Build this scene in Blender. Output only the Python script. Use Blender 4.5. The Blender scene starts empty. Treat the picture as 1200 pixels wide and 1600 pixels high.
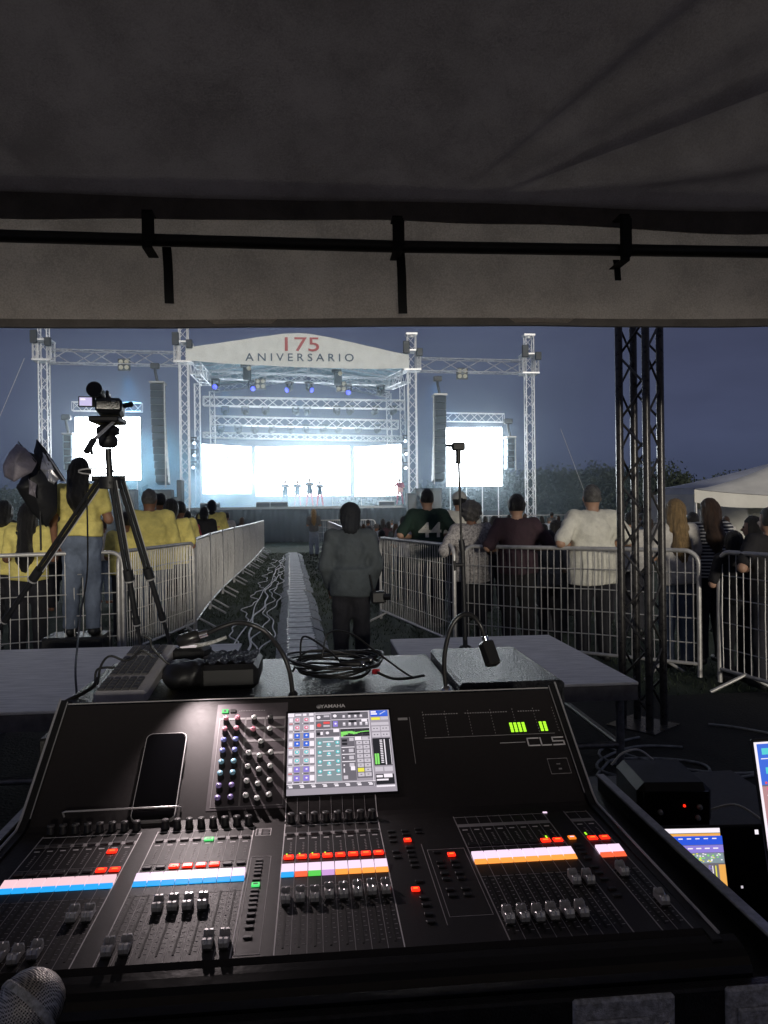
import bpy, bmesh, math, random
import numpy as np
from mathutils import Vector, Matrix
R = math.radians
random.seed(7); RS = np.random.RandomState(7)
S = bpy.context.scene
COL = S.collection
# ------------------------------------------------------------------ camera
EYE = 1.6
cam = bpy.data.objects.new('camera', bpy.data.cameras.new('camera')); COL.objects.link(cam)
cam.data.sensor_fit = 'VERTICAL'; cam.data.sensor_height = 24; cam.data.lens = 18.0
cam.data.clip_start = .02; cam.data.clip_end = 2000
CM = Matrix.Translation((0, 0, EYE)) @ Matrix.Rotation(R(-5.3), 4, 'Z') @ Matrix.Rotation(R(90-.14), 4, 'X') @ Matrix.Rotation(R(-.7), 4, 'Z')
cam.matrix_world = CM
S.camera = cam
# ------------------------------------------------------------------ world, moon-low sun, exposure
W = bpy.data.worlds.new('World'); S.world = W; W.use_nodes = True
wn, wl = W.node_tree.nodes, W.node_tree.links
for n in list(wn): wn.remove(n)
wo = wn.new('ShaderNodeOutputWorld'); wb = wn.new('ShaderNodeBackground')
tc = wn.new('ShaderNodeTexCoord'); sx = wn.new('ShaderNodeSeparateXYZ')
wl.new(tc.outputs['Generated'], sx.inputs[0])
rmp = wn.new('ShaderNodeValToRGB'); wl.new(sx.outputs['Z'], rmp.inputs[0])
el = rmp.color_ramp.elements
el[0].position = 0.0; el[0].color = (.042, .054, .098, 1)
el[1].position = 1.0; el[1].color = (.092, .098, .122, 1)
e = el.new(.12); e.color = (.055, .066, .122, 1)
e = el.new(.30); e.color = (.056, .064, .116, 1)
nz = wn.new('ShaderNodeTexNoise'); nz.inputs['Scale'].default_value = 2.2; nz.inputs['Detail'].default_value = 5
mp = wn.new('ShaderNodeMapping'); mp.inputs['Scale'].default_value = (1, 1, 3.2)
wl.new(tc.outputs['Generated'], mp.inputs[0]); wl.new(mp.outputs[0], nz.inputs['Vector'])
mr = wn.new('ShaderNodeMapRange'); mr.inputs[1].default_value = .3; mr.inputs[2].default_value = .72; mr.inputs[3].default_value = .76; mr.inputs[4].default_value = 1.28
wl.new(nz.outputs['Fac'], mr.inputs[0])
mx = wn.new('ShaderNodeVectorMath'); mx.operation = 'SCALE'
wl.new(rmp.outputs[0], mx.inputs[0]); wl.new(mr.outputs[0], mx.inputs['Scale'])
wl.new(mx.outputs[0], wb.inputs[0]); wb.inputs[1].default_value = 1.0
wl.new(wb.outputs[0], wo.inputs[0])
sun = bpy.data.objects.new('sun', bpy.data.lights.new('sun', 'SUN')); COL.objects.link(sun)
SUN_E, SUN_A = R(5.5), R(8)          # low light from behind and right of the tent
sun.data.energy = 1.6; sun.data.angle = R(6); sun.data.color = (1, .93, .80)
sd = Vector((-math.sin(SUN_A)*math.cos(SUN_E), math.cos(SUN_A)*math.cos(SUN_E), -math.sin(SUN_E)))
sun.rotation_euler = sd.to_track_quat('-Z', 'Y').to_euler()
S.view_settings.view_transform = 'Standard'; S.view_settings.look = 'None'
S.view_settings.exposure = 0; S.view_settings.gamma = 1; S.view_settings.use_curve_mapping = False
S.cycles.use_denoising = True
S.cycles.max_bounces = 5; S.cycles.diffuse_bounces = 2; S.cycles.glossy_bounces = 3; S.cycles.volume_bounces = 1
S.cycles.sample_clamp_indirect = 3; S.cycles.use_adaptive_sampling = True; S.cycles.adaptive_threshold = .015
# ------------------------------------------------------------------ pixel helpers (photo is 1200x1600)
def ray(px, py):
    return (CM.to_3x3() @ Vector(((px-600)/1200, (800-py)/1200, -1)))
O3 = Vector((0, 0, EYE))
def onZ(px, py, z): d = ray(px, py); return O3 + d*((z-EYE)/d.z)
def onY(px, py, y): d = ray(px, py); return O3 + d*(y/d.y)
# ------------------------------------------------------------------ materials
def mat(name, col, rough=.6, metal=0, noise=0, nscale=8, bump=0, bscale=40, spec=.5, emit=None, es=1, coords='Object', stretch=None, noise2=None):
    m = bpy.data.materials.new(name); m.use_nodes = True
    nt = m.node_tree; N, L = nt.nodes, nt.links; b = N['Principled BSDF']
    b.inputs['Base Color'].default_value = (*col, 1); b.inputs['Roughness'].default_value = rough
    b.inputs['Metallic'].default_value = metal; b.inputs['Specular IOR Level'].default_value = spec
    if emit: b.inputs['Emission Color'].default_value = (*emit, 1); b.inputs['Emission Strength'].default_value = es
    if noise or bump:
        t = N.new('ShaderNodeTexCoord'); src = t.outputs[coords]
        if stretch:
            mpn = N.new('ShaderNodeMapping'); mpn.inputs['Scale'].default_value = stretch; L.new(src, mpn.inputs[0]); src = mpn.outputs[0]
    if noise:
        n = N.new('ShaderNodeTexNoise'); n.inputs['Scale'].default_value = nscale; n.inputs['Detail'].default_value = 6; n.inputs['Roughness'].default_value = .65
        L.new(src, n.inputs['Vector'])
        r = N.new('ShaderNodeMapRange'); r.inputs[1].default_value = .3; r.inputs[2].default_value = .7
        r.inputs[3].default_value = 0; r.inputs[4].default_value = 1; L.new(n.outputs['Fac'], r.inputs[0])
        k = N.new('ShaderNodeMix'); k.data_type = 'RGBA'
        c2 = noise2 if noise2 else tuple(min(1, c*(1+noise)) for c in col)
        k.inputs[6].default_value = (*[c*(1-noise) for c in col], 1) if not noise2 else (*col, 1)
        k.inputs[7].default_value = (*c2, 1); L.new(r.outputs[0], k.inputs[0]); L.new(k.outputs[2], b.inputs['Base Color'])
        rr = N.new('ShaderNodeMapRange'); rr.inputs[3].default_value = max(.03, rough-.12); rr.inputs[4].default_value = min(1, rough+.15)
        L.new(n.outputs['Fac'], rr.inputs[0]); L.new(rr.outputs[0], b.inputs['Roughness'])
    if bump:
        n2 = N.new('ShaderNodeTexNoise'); n2.inputs['Scale'].default_value = bscale; n2.inputs['Detail'].default_value = 4; L.new(src, n2.inputs['Vector'])
        bp = N.new('ShaderNodeBump'); bp.inputs['Strength'].default_value = bump; bp.inputs['Distance'].default_value = .02
        L.new(n2.outputs['Fac'], bp.inputs['Height']); L.new(bp.outputs[0], b.inputs['Normal'])
    return m
def emat(name, col, s=1): return mat(name, (.02, .02, .02), .35, emit=col, es=s)
M = {}
M['grass'] = mat('grass_ground', (.022, .034, .018), .9, noise=.7, nscale=3.5, bump=.9, bscale=60, noise2=(.055, .075, .038))
M['tentshade'] = mat('tent_shade_sheet', (.012, .012, .011), .95, noise=.4, nscale=6, bump=.6, bscale=50)  # near-black colour stands in for the shade under the tent
M['ply'] = mat('riser_board', (.80, .78, .77), .7, noise=.22, nscale=5, bump=.25, bscale=30, stretch=(1, 6, 1))
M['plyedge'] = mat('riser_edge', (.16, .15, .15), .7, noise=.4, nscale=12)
M['steel'] = mat('dull_steel', (.22, .22, .22), .45, .7, noise=.4, nscale=30)
M['galv'] = mat('galvanised_tube', (.50, .49, .48), .42, .35, noise=.25, nscale=14)
M['alu'] = mat('truss_aluminium', (.86, .86, .90), .42, .3, noise=.15, nscale=5)
M['alu2'] = mat('darker_truss_aluminium', (.42, .42, .46), .5, .3, noise=.4, nscale=5)  # darker aluminium tone for the two side beams
M['blacktruss'] = mat('black_painted_truss', (.045, .043, .045), .28, .4, noise=.8, nscale=22, noise2=(.10, .095, .09))
M['canvas'] = mat('tent_canvas', (.37, .325, .30), .85, noise=.14, nscale=3, bump=.35, bscale=220)
M['valance'] = mat('tent_valance', (.42, .37, .33), .85, noise=.35, nscale=4.5, bump=.3, bscale=160, noise2=(.33, .285, .25))
M['seam'] = mat('tent_seam', (.16, .145, .135), .85, noise=.3, nscale=6, bump=.3, bscale=200)
def translucent(m, f, col):
    N, L = m.node_tree.nodes, m.node_tree.links; out = N['Material Output']; b = N['Principled BSDF']; t = N.new('ShaderNodeBsdfTranslucent'); t.inputs[0].default_value = (*col, 1)
    x = N.new('ShaderNodeMixShader'); x.inputs[0].default_value = f
    tcx = N.new('ShaderNodeTexCoord'); nn = N.new('ShaderNodeTexNoise'); nn.inputs['Scale'].default_value = 3.2; nn.inputs['Detail'].default_value = 7; nn.inputs['Roughness'].default_value = .7; L.new(tcx.outputs['Object'], nn.inputs['Vector'])
    rg = N.new('ShaderNodeValToRGB'); rg.color_ramp.elements[0].position = .32; rg.color_ramp.elements[1].position = .66; rg.color_ramp.elements[0].color = (*[c*.55 for c in col], 1); rg.color_ramp.elements[1].color = (*[c*1.0 for c in col], 1)
    n3 = N.new('ShaderNodeTexNoise'); n3.inputs['Scale'].default_value = 140; n3.inputs['Detail'].default_value = 3; L.new(tcx.outputs['Object'], n3.inputs['Vector'])
    ad_ = N.new('ShaderNodeMath'); ad_.operation = 'MULTIPLY_ADD'; ad_.inputs[1].default_value = .9; ad_.inputs[2].default_value = -.45; L.new(n3.outputs['Fac'], ad_.inputs[0]); a2_ = N.new('ShaderNodeMath'); a2_.operation = 'ADD'; L.new(nn.outputs['Fac'], a2_.inputs[0]); L.new(ad_.outputs[0], a2_.inputs[1])
    L.new(a2_.outputs[0], rg.inputs[0]); L.new(rg.outputs[0], t.inputs[0]); L.new(b.outputs[0], x.inputs[1]); L.new(t.outputs[0], x.inputs[2]); L.new(x.outputs[0], out.inputs['Surface'])
translucent(M['canvas'], .38, (.52, .43, .35)); translucent(M['valance'], .46, (.74, .60, .46)); translucent(M['seam'], .10, (.6, .48, .36))
M['strap'] = mat('black_webbing', (.012, .012, .012), .8, bump=.4, bscale=400)
M['pipe'] = mat('black_pipe', (.014, .014, .014), .45, noise=.5, nscale=20)
M['whitetent'] = mat('white_tent', (.86, .83, .75), .75, noise=.12, nscale=1.5, bump=.25, bscale=3)
M['greytent'] = mat('grey_tent', (.45, .47, .55), .8, noise=.12, nscale=1.5)
M['fascia'] = mat('fascia_fabric', (.86, .88, .86), .8, noise=.08, nscale=2, bump=.2, bscale=3)
M['roofskin'] = mat('stage_roof_fabric', (.42, .55, .62), .75, noise=.12, nscale=1.5)
M['lettR'] = mat('red_lettering', (.55, .14, .14), .8); M['lettB'] = mat('slate_lettering', (.07, .11, .17), .8)
M['black'] = mat('black_plastic', (.013, .013, .014), .5, noise=.3, nscale=30)
M['blackgloss'] = mat('black_gloss', (.010, .010, .011), .16, noise=.5, nscale=20, bump=.06, bscale=90)
M['skirt'] = mat('stage_skirt', (.010, .012, .018), .8, noise=.5, nscale=2)
M['deck'] = mat('stage_deck', (.10, .12, .14), .35)
M['caseblk'] = mat('flightcase_laminate', (.018, .018, .019), .38, noise=.5, nscale=45, bump=.25, bscale=300)
M['caselid'] = mat('flightcase_lid', (.026, .027, .030), .34, noise=.6, nscale=90, bump=.9, bscale=190)
M['extr'] = mat('aluminium_extrusion', (.42, .40, .38), .38, .85, noise=.35, nscale=60)
M['latch'] = mat('worn_latch', (.80, .80, .70), .5, .2, noise=.6, nscale=130, bump=.4, bscale=500)
M['panel'] = mat('console_paint', (.028, .0245, .025), .50, noise=.12, nscale=120, bump=.10, bscale=900, spec=.28)
M['palm'] = mat('console_palm_rest', (.010, .010, .011), .26, bump=.04, bscale=60)
M['print'] = mat('console_print', (.80, .77, .78), .6); M['print2'] = mat('console_print_dim', (.40, .38, .39), .6)
M['block'] = mat('console_block', (.12, .105, .115), .45, noise=.08, nscale=90)
M['slot'] = mat('fader_slot', (.003, .003, .003), .7)
M['key'] = mat('unlit_key', (.07, .066, .068), .5); M['keyd'] = mat('dark_key', (.022, .021, .022), .45)
M['cap'] = mat('fader_cap', (.62, .61, .61), .30, .65, noise=.15, nscale=200)
M['capdark'] = mat('fader_cap_base', (.02, .02, .02), .4)
M['trim'] = mat('console_trim', (.75, .74, .74), .35, .5)
M['knob'] = mat('knob_rubber', (.010, .010, .011), .55)
for n_, c_ in dict(pink=(.75, .28, .36), blue=(.25, .30, .75), cyan=(.30, .62, .80), violet=(.38, .30, .70), white=(.68, .70, .68), dim=(.10, .10, .10)).items(): M['k'+n_] = mat('knob_cap_'+n_, c_, .4)
M['eR'] = emat('lit_red', (1, .020, .006), 1.9); M['eR2'] = emat('lit_red_core', (1, .16, .02), 1.9); M['eO'] = emat('lit_orange', (1, .22, .015), 1.2)
M['eG'] = emat('lit_green', (.09, .85, .20), 1.0); M['eY'] = emat('lit_meter', (.42, .95, .03), 1.3)
M['lcd'] = emat('lcd_name', (.92, .70, .90), 1.15); M['lcd2'] = emat('lcd_name_pink', (.95, .62, .68), 1.05)
M['bcy'] = emat('lcd_bar_cyan', (.02, .38, .90), 1.15); M['brd'] = emat('lcd_bar_red', (1, .13, .05), 1.2); M['bgr'] = emat('lcd_bar_green', (.12, .7, .10), 1.0)
M['bvi'] = emat('lcd_bar_violet', (.75, .42, .85), .9); M['bor'] = emat('lcd_bar_orange', (1, .33, .06), 1.3)
for n_, c_, s_ in (('sbg', (.30, .27, .31), 1), ('sw', (.95, .88, .95), 1), ('slt', (.50, .46, .51), 1), ('sdk', (.13, .12, .14), 1), ('sbk', (.02, .02, .025), 1), ('spk', (.80, .14, .26), 1), ('sbl', (.05, .15, .70), 1),
                   ('scy', (.10, .62, .65), 1), ('svi', (.28, .22, .68), 1), ('sgr', (.26, .80, .16), 1), ('sye', (.85, .80, .08), 1), ('std', (.20, .26, .28), 1), ('sred', (.80, .10, .10), 1), ('sblue', (.03, .10, .72), 1), ('sor', (.85, .42, .10), 1)):
    M[n_] = emat('screen_'+n_, c_, s_*(1.25 if n_ in ('sbg', 'slt', 'sdk', 'std') else 1.05))
M['wall'] = emat('led_wall', (.90, .96, 1.0), 18.0); M['wallx'] = emat('led_wall_picture', (.42, .50, .55), 1.0)
M['lampB'] = emat('stage_lamp_blue', (.06, .08, 1.0), 3.0); M['lampW'] = emat('stage_lamp_white', (.75, .85, 1.0), 3.0)
M['hood'] = mat('lamp_hood', (.02, .02, .02), .3); M['chrome'] = mat('chrome', (.7, .7, .7), .15, 1)
M['cable'] = mat('black_cable', (.012, .012, .012), .42); M['wcable'] = mat('pale_cable', (.92, .92, .90), .6)
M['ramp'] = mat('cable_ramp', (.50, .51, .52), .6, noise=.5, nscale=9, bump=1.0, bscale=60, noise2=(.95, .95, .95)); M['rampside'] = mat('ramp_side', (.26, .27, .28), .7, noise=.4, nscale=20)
M['glass'] = mat('phone_glass', (.004, .004, .005), .06); M['keybd'] = mat('keyboard_grey', (.66, .64, .66), .45, noise=.1, nscale=40); M['keycap'] = mat('keyboard_key', (.09, .09, .095), .5)
M['skin'] = mat('skin', (.26, .13, .08), .55, noise=.12, nscale=9); M['skin2'] = mat('skin_light', (.42, .25, .17), .55, noise=.12, nscale=9)
M['hair'] = mat('black_hair', (.010, .009, .009), .42, bump=.8, bscale=60, stretch=(6, 6, .6)); M['brown'] = mat('brown_hair', (.055, .03, .018), .42, bump=.8, bscale=60, stretch=(6, 6, .6), noise=.5, nscale=9)
M['blondh'] = mat('blond_hair', (.26, .17, .075), .45, bump=.8, bscale=60, stretch=(6, 6, .6), noise=.5, nscale=9); M['greyh'] = mat('grey_hair', (.10, .095, .09), .6, bump=.5, bscale=90, noise=.5, nscale=30)
def cloth(n, c, **k): M[n] = mat('cloth_'+n, c, .85, noise=.25, nscale=7, bump=.9, bscale=13, **k)
for n_, c_ in dict(yellow=(.76, .65, .20), jeans=(.13, .16, .22), darkp=(.018, .018, .024), jacket=(.060, .072, .080), jersey=(.012, .032, .022), whitec=(.66, .64, .56), maroon=(.040, .020, .028), grey=(.13, .13, .13), blacktop=(.015, .014, .016), cream=(.55, .52, .48), red=(.40, .04, .07), skirtk=(.05, .09, .12), tights=(.70, .22, .28), capc=(.012, .014, .018), paleb=(.34, .38, .44)).items(): cloth(n_, c_)
M['leaf'] = mat('night_foliage', (.030, .042, .026), .8, noise=.5, nscale=.6); M['bark'] = mat('bark', (.05, .04, .03), .9)
def stripes(name, c1, c2, scale):
    m = mat(name, c1, .85, bump=.3, bscale=25); N, L = m.node_tree.nodes, m.node_tree.links
    t = N.new('ShaderNodeTexCoord'); w = N.new('ShaderNodeTexWave'); w.bands_direction = 'Z'; w.inputs['Scale'].default_value = scale; w.inputs['Distortion'].default_value = .6; w.inputs['Detail Scale'].default_value = .6
    r = N.new('ShaderNodeValToRGB'); r.color_ramp.interpolation = 'CONSTANT'; r.color_ramp.elements[0].color = (*c1, 1); r.color_ramp.elements[1].color = (*c2, 1); r.color_ramp.elements[1].position = .62
    L.new(t.outputs['Object'], w.inputs['Vector']); L.new(w.outputs['Fac'], r.inputs[0]); L.new(r.outputs[0], N['Principled BSDF'].inputs['Base Color']); return m
M['striped'] = stripes('striped_cloth', (.025, .025, .04), (.5, .5, .5), 9)
M['floral'] = mat('patterned_cloth', (.10, .09, .10), .85, noise=.5, nscale=45, bump=.3, bscale=25, noise2=(.55, .52, .50))
# ------------------------------------------------------------------ mesh builder
class MB:
    def __init__(s): s.v = []; s.f = []; s.m = []; s.mats = []; s.sm = []
    def mi(s, m):
        m = M[m] if isinstance(m, str) else m
        if m not in s.mats: s.mats.append(m)
        return s.mats.index(m)
    def add(s, vs, fs, m, smooth=False):
        o = len(s.v); s.v += [tuple(v) for v in vs]; i = s.mi(m)
        for f in fs: s.f.append(tuple(o+k for k in f)); s.m.append(i); s.sm.append(smooth)
        return s
    def box(s, x0, x1, y0, y1, z0, z1, m, T=None, b=0):
        if b > 0:
            vs = []
            for z, q in ((z0, b), (z0+b, 0), (z1-b, 0), (z1, b)):
                for (x, y) in ((x0+q, y0+b+q*0), (x0+b+q*0, y0+q), (x1-b, y0+q), (x1-q, y0+b), (x1-q, y1-b), (x1-b, y1-q), (x0+b, y1-q), (x0+q, y1-b)): vs.append((x, y, z))
            fs = [tuple(range(7, -1, -1)), tuple(range(24, 32))]
            for r_ in range(3):
                for k in range(8): fs.append((r_*8+k, r_*8+(k+1) % 8, r_*8+8+(k+1) % 8, r_*8+8+k))
        else:
            vs = [(x0, y0, z0), (x1, y0, z0), (x1, y1, z0), (x0, y1, z0), (x0, y0, z1), (x1, y0, z1), (x1, y1, z1), (x0, y1, z1)]
            fs = [(0, 3, 2, 1), (4, 5, 6, 7), (0, 1, 5, 4), (1, 2, 6, 5), (2, 3, 7, 6), (3, 0, 4, 7)]
        if T is not None: vs = [T(*v) if callable(T) else T @ Vector(v) for v in vs]
        return s.add(vs, fs, m)
    def tube(s, pts, r, m, n=6, cap=True):
        P = [Vector(p) for p in pts]; K = len(P)
        rr = r if isinstance(r, (list, tuple)) else [r]*K
        vs = []; up = None
        for i, p in enumerate(P):
            t = (P[min(i+1, K-1)] - P[max(i-1, 0)])
            if t.length < 1e-9: t = Vector((0, 0, 1))
            t.normalize()
            if up is None:
                up = Vector((0, 0, 1)) if abs(t.z) < .9 else Vector((1, 0, 0))
            a = t.cross(up)
            if a.length < 1e-4: up = Vector((1, 0, 0)) if abs(t.x) < .9 else Vector((0, 1, 0)); a = t.cross(up)
            a.normalize(); b = a.cross(t).normalized(); up = b
            for k in range(n):
                c = 2*math.pi*k/n; vs.append(p + (a*math.cos(c)+b*math.sin(c))*rr[i])
        fs = []
        for i in range(K-1):
            for k in range(n): fs.append((i*n+k, i*n+(k+1) % n, (i+1)*n+(k+1) % n, (i+1)*n+k))
        s.add(vs, fs, m, n > 5)
        if cap: s.add(vs[:n], [tuple(range(n))], m); s.add(vs[-n:], [tuple(range(n-1, -1, -1))], m)
        return s
    def lathe(s, prof, m, T=None, n=16):
        vs = []; fs = []
        for (r, z) in prof:
            for k in range(n): a = 2*math.pi*k/n; vs.append(Vector((r*math.cos(a), r*math.sin(a), z)))
        for i in range(len(prof)-1):
            for k in range(n): fs.append((i*n+k, i*n+(k+1) % n, (i+1)*n+(k+1) % n, (i+1)*n+k))
        fs.append(tuple(range((len(prof)-1)*n, len(prof)*n))); fs.append(tuple(range(n-1, -1, -1)))
        if T is not None: vs = [T @ v for v in vs]
        return s.add(vs, fs, m, True)
    def prism(s, poly, x0, x1, m, ax=0):
        n = len(poly)
        mk = (lambda x, p: (x, p[0], p[1])) if ax == 0 else ((lambda x, p: (p[0], x, p[1])) if ax == 1 else (lambda x, p: (p[0], p[1], x)))
        vs = [mk(x0, p) for p in poly]+[mk(x1, p) for p in poly]
        fs = [tuple(range(n-1, -1, -1)), tuple(range(n, 2*n))]+[(k, (k+1) % n, n+(k+1) % n, n+k) for k in range(n)]
        return s.add(vs, fs, m)
    def mesh(s, name):
        me = bpy.data.meshes.new(name); me.from_pydata(s.v, [], s.f)
        for m in s.mats: me.materials.append(m)
        me.polygons.foreach_set('material_index', s.m); me.polygons.foreach_set('use_smooth', s.sm)
        me.validate(); me.update(); return me
    def build(s, name, parent=None, loc=None):
        return link(name, s.mesh(name), parent, loc)
def link(name, data, parent=None, loc=None):
    o = bpy.data.objects.new(name, data); COL.objects.link(o)
    if parent is not None: o.parent = parent
    if loc is not None: o.location = loc
    return o
def tag(o, label=None, cat=None, group=None, kind=None):
    if label: o['label'] = label
    if cat: o['category'] = cat
    if group: o['group'] = group
    if kind: o['kind'] = kind
    return o
def thing(name, label, cat, loc=(0, 0, 0), rz=0, group=None, sc=1):
    o = bpy.data.objects.new(name, None); COL.objects.link(o); o.empty_display_size = .1
    o.location = loc; o.rotation_euler = (0, 0, rz); o.scale = (sc, sc, sc); return tag(o, label, cat, group)
def kids(o): return [c for c in bpy.data.objects if c.parent == o]
def copy_tree(o, parent=None):
    c = o.copy(); COL.objects.link(c); c.parent = parent
    for ch in kids(o): copy_tree(ch, c)
    return c
def text_mb(mb, s_, m, T, size=1, sx=1, font_w=0, proj=None, sub=0):
    cu = bpy.data.curves.new('t', 'FONT'); cu.body = s_; cu.size = size; cu.align_x = 'CENTER'; cu.align_y = 'CENTER'; cu.resolution_u = 3; cu.offset = font_w
    o = bpy.data.objects.new('t', cu); COL.objects.link(o)
    dg = bpy.context.evaluated_depsgraph_get(); dg.update()
    me = bpy.data.meshes.new_from_object(o.evaluated_get(dg))
    if sub:
        bm = bmesh.new(); bm.from_mesh(me); bmesh.ops.triangulate(bm, faces=bm.faces); bmesh.ops.subdivide_edges(bm, edges=bm.edges, cuts=sub, use_grid_fill=True); bm.to_mesh(me); bm.free()
    vs = [T @ Vector((v.co.x*sx, v.co.y, 0)) for v in me.vertices]
    if proj: vs = [proj(v) for v in vs]
    mb.add(vs, [tuple(p.vertices) for p in me.polygons], m)
    bpy.data.objects.remove(o); bpy.data.meshes.remove(me)
def arc(c, r, a0, a1, n, pl='yz'):
    return [(c[0]+r*math.cos(a0+(a1-a0)*k/n), c[1]+r*math.sin(a0+(a1-a0)*k/n)) for k in range(n+1)]
def spline(P, k=8):
    P = [Vector(p) for p in P]; Q = [P[0]*2-P[1]]+P+[P[-1]*2-P[-2]]; out = []
    for i in range(1, len(Q)-2):
        for j in range(k):
            t = j/k; a, b, c, d = Q[i-1], Q[i], Q[i+1], Q[i+2]
            out.append(.5*((2*b)+(c-a)*t+(2*a-5*b+4*c-d)*t*t+(3*b-a-3*c+d)*t**3))
    out.append(P[-1]); return out
# ------------------------------------------------------------------ people: signed distance bodies meshed with surface nets
def f_cone(P, a, b, ra, rb):
    a = np.array(a); b = np.array(b); ba = b-a; pa = P-a
    h = np.clip((pa@ba)/max(1e-9, ba@ba), 0, 1)
    return np.sqrt(((pa-h[..., None]*ba)**2).sum(-1)) - (ra+(rb-ra)*h)
def f_ell(P, c, r):
    q = P-np.array(c); r = np.array(r); k0 = np.sqrt(((q/r)**2).sum(-1)); k1 = np.sqrt(((q/r**2)**2).sum(-1))+1e-9
    return k0*(k0-1)/k1
def smin(a, b, k):
    h = np.clip(.5+.5*(b-a)/k, 0, 1); return b*(1-h)+a*h-k*h*(1-h)
def pr_eval(P, prims, k=.03, infl=0):
    d = None
    for p in prims:
        if p[0] == 'c': f = f_cone(P, p[1], p[2], p[3]+infl, p[4]+infl)
        else: f = f_ell(P, p[1], np.array(p[2])+infl)
        kk = p[-1] if (len(p) == 6 and p[0] == 'c') or (len(p) == 4 and p[0] == 'e') else k
        d = f if d is None else smin(d, f, kk)
    return d
def pr_bounds(prims, infl):
    lo = np.full(3, 9.); hi = np.full(3, -9.)
    for p in prims:
        if p[0] == 'c':
            for q, r_ in ((p[1], p[3]), (p[2], p[4])): q = np.array(q); lo = np.minimum(lo, q-r_-infl); hi = np.maximum(hi, q+r_+infl)
        else: q = np.array(p[1]); r_ = np.array(p[2]); lo = np.minimum(lo, q-r_-infl); hi = np.maximum(hi, q+r_+infl)
    return lo, hi
def nets(fn, lo, hi, h):
    n = np.ceil((hi-lo)/h).astype(int)+3
    ax = [lo[i]-h+h*np.arange(n[i]) for i in range(3)]
    G = np.stack(np.meshgrid(*ax, indexing='ij'), -1).astype(np.float32); F = fn(G)
    s = F < 0
    c = [(i, j, k) for i in (0, 1) for j in (0, 1) for k in (0, 1)]
    nx, ny, nz_ = [q-1 for q in n]
    sub = lambda A, o: A[o[0]:o[0]+nx, o[1]:o[1]+ny, o[2]:o[2]+nz_]
    cnt = sum(sub(s, o).astype(np.int8) for o in c); act = (cnt > 0) & (cnt < 8)
    acc = np.zeros((nx, ny, nz_, 3), np.float32); num = np.zeros((nx, ny, nz_), np.float32)
    for a in c:
        for d in range(3):
            if a[d] == 0:
                b = list(a); b[d] = 1; fa, fb = sub(F, a), sub(F, b); cr = (fa < 0) != (fb < 0)
                den = fa-fb; den = np.where(np.abs(den) < 1e-9, 1e-9, den)
                t = np.where(cr, fa/den, 0)
                for q in range(3): acc[..., q] += np.where(cr, (a[q] if q != d else t), 0)
                num += cr
    idx = -np.ones((nx, ny, nz_), np.int64); idx[act] = np.arange(act.sum())
    pos = acc[act]/num[act][:, None]; ijk = np.argwhere(act)
    V = lo-h+(ijk+pos)*h; quads = []
    for d in range(3):
        u, v = [(1, 2), (2, 0), (0, 1)][d]
        sl0 = [slice(0, n[q]) for q in range(3)]; sl1 = list(sl0); sl0[d] = slice(0, n[d]-1); sl1[d] = slice(1, n[d])
        a, b = s[tuple(sl0)], s[tuple(sl1)]; E = np.argwhere(a != b)
        E = E[(E[:, u] > 0) & (E[:, v] > 0)]
        for q in range(3): E = E[E[:, q] < (nx, ny, nz_)[q]] if len(E) else E
        if not len(E): continue
        fl = a[tuple(E.T)]
        def at(du, dv): X = E.copy(); X[:, u] -= du; X[:, v] -= dv; return idx[tuple(X.T)]
        q4 = np.stack([at(1, 1), at(0, 1), at(0, 0), at(1, 0)], 1); q4[~fl] = q4[~fl][:, ::-1]
        quads.append(q4)
    Q = np.concatenate(quads); Q = Q[(Q >= 0).all(1)]
    return V, Q
def folds(P, amp, seed):
    a = seed*1.7
    return amp*1.5*(np.sin(P[..., 0]*31+P[..., 2]*17+a)*np.sin(P[..., 2]*23-P[..., 0]*9+a*2)+.6*np.sin(P[..., 0]*61+np.sin(P[..., 2]*19+a)*2+P[..., 1]*40))
def to_mb(mb, V, Q, m): return mb.add(V.tolist(), Q.tolist(), m, True)
def hand_mb(mb, w, d, m, curl=.6, side=1, scale=1.0):
    """five unequal bent fingers rooted on the palm, appended to the body mesh"""
    w = Vector(w); d = Vector(d).normalized(); upv = Vector((0, 0, 1)) if abs(d.z) < .8 else Vector((0, 1, 0))
    s_ = d.cross(upv).normalized(); nrm = s_.cross(d).normalized()
    mb.tube([w, w+d*.035, w+d*.075, w+d*.09], [.026, .034, .036, .024], m, 8)
    for i, (o, L) in enumerate(((-.028, .065), (-.010, .075), (.009, .071), (.027, .055))):
        b = w+d*.075+s_*o; pts = [b]; dd = d.copy()
        for j in range(3):
            dd = (dd-nrm*curl*.55).normalized(); pts.append(pts[-1]+dd*L/3)
        mb.tube(pts, [.0095, .009, .008, .0065], m, 6)
    b = w+d*.03-s_*.03*side; t1 = (d*.6-s_*side*.7-nrm*.3).normalized(); mb.tube([b, b+t1*.035, b+t1*.045+d*.022], [.012, .0105, .008], m, 6)
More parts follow.
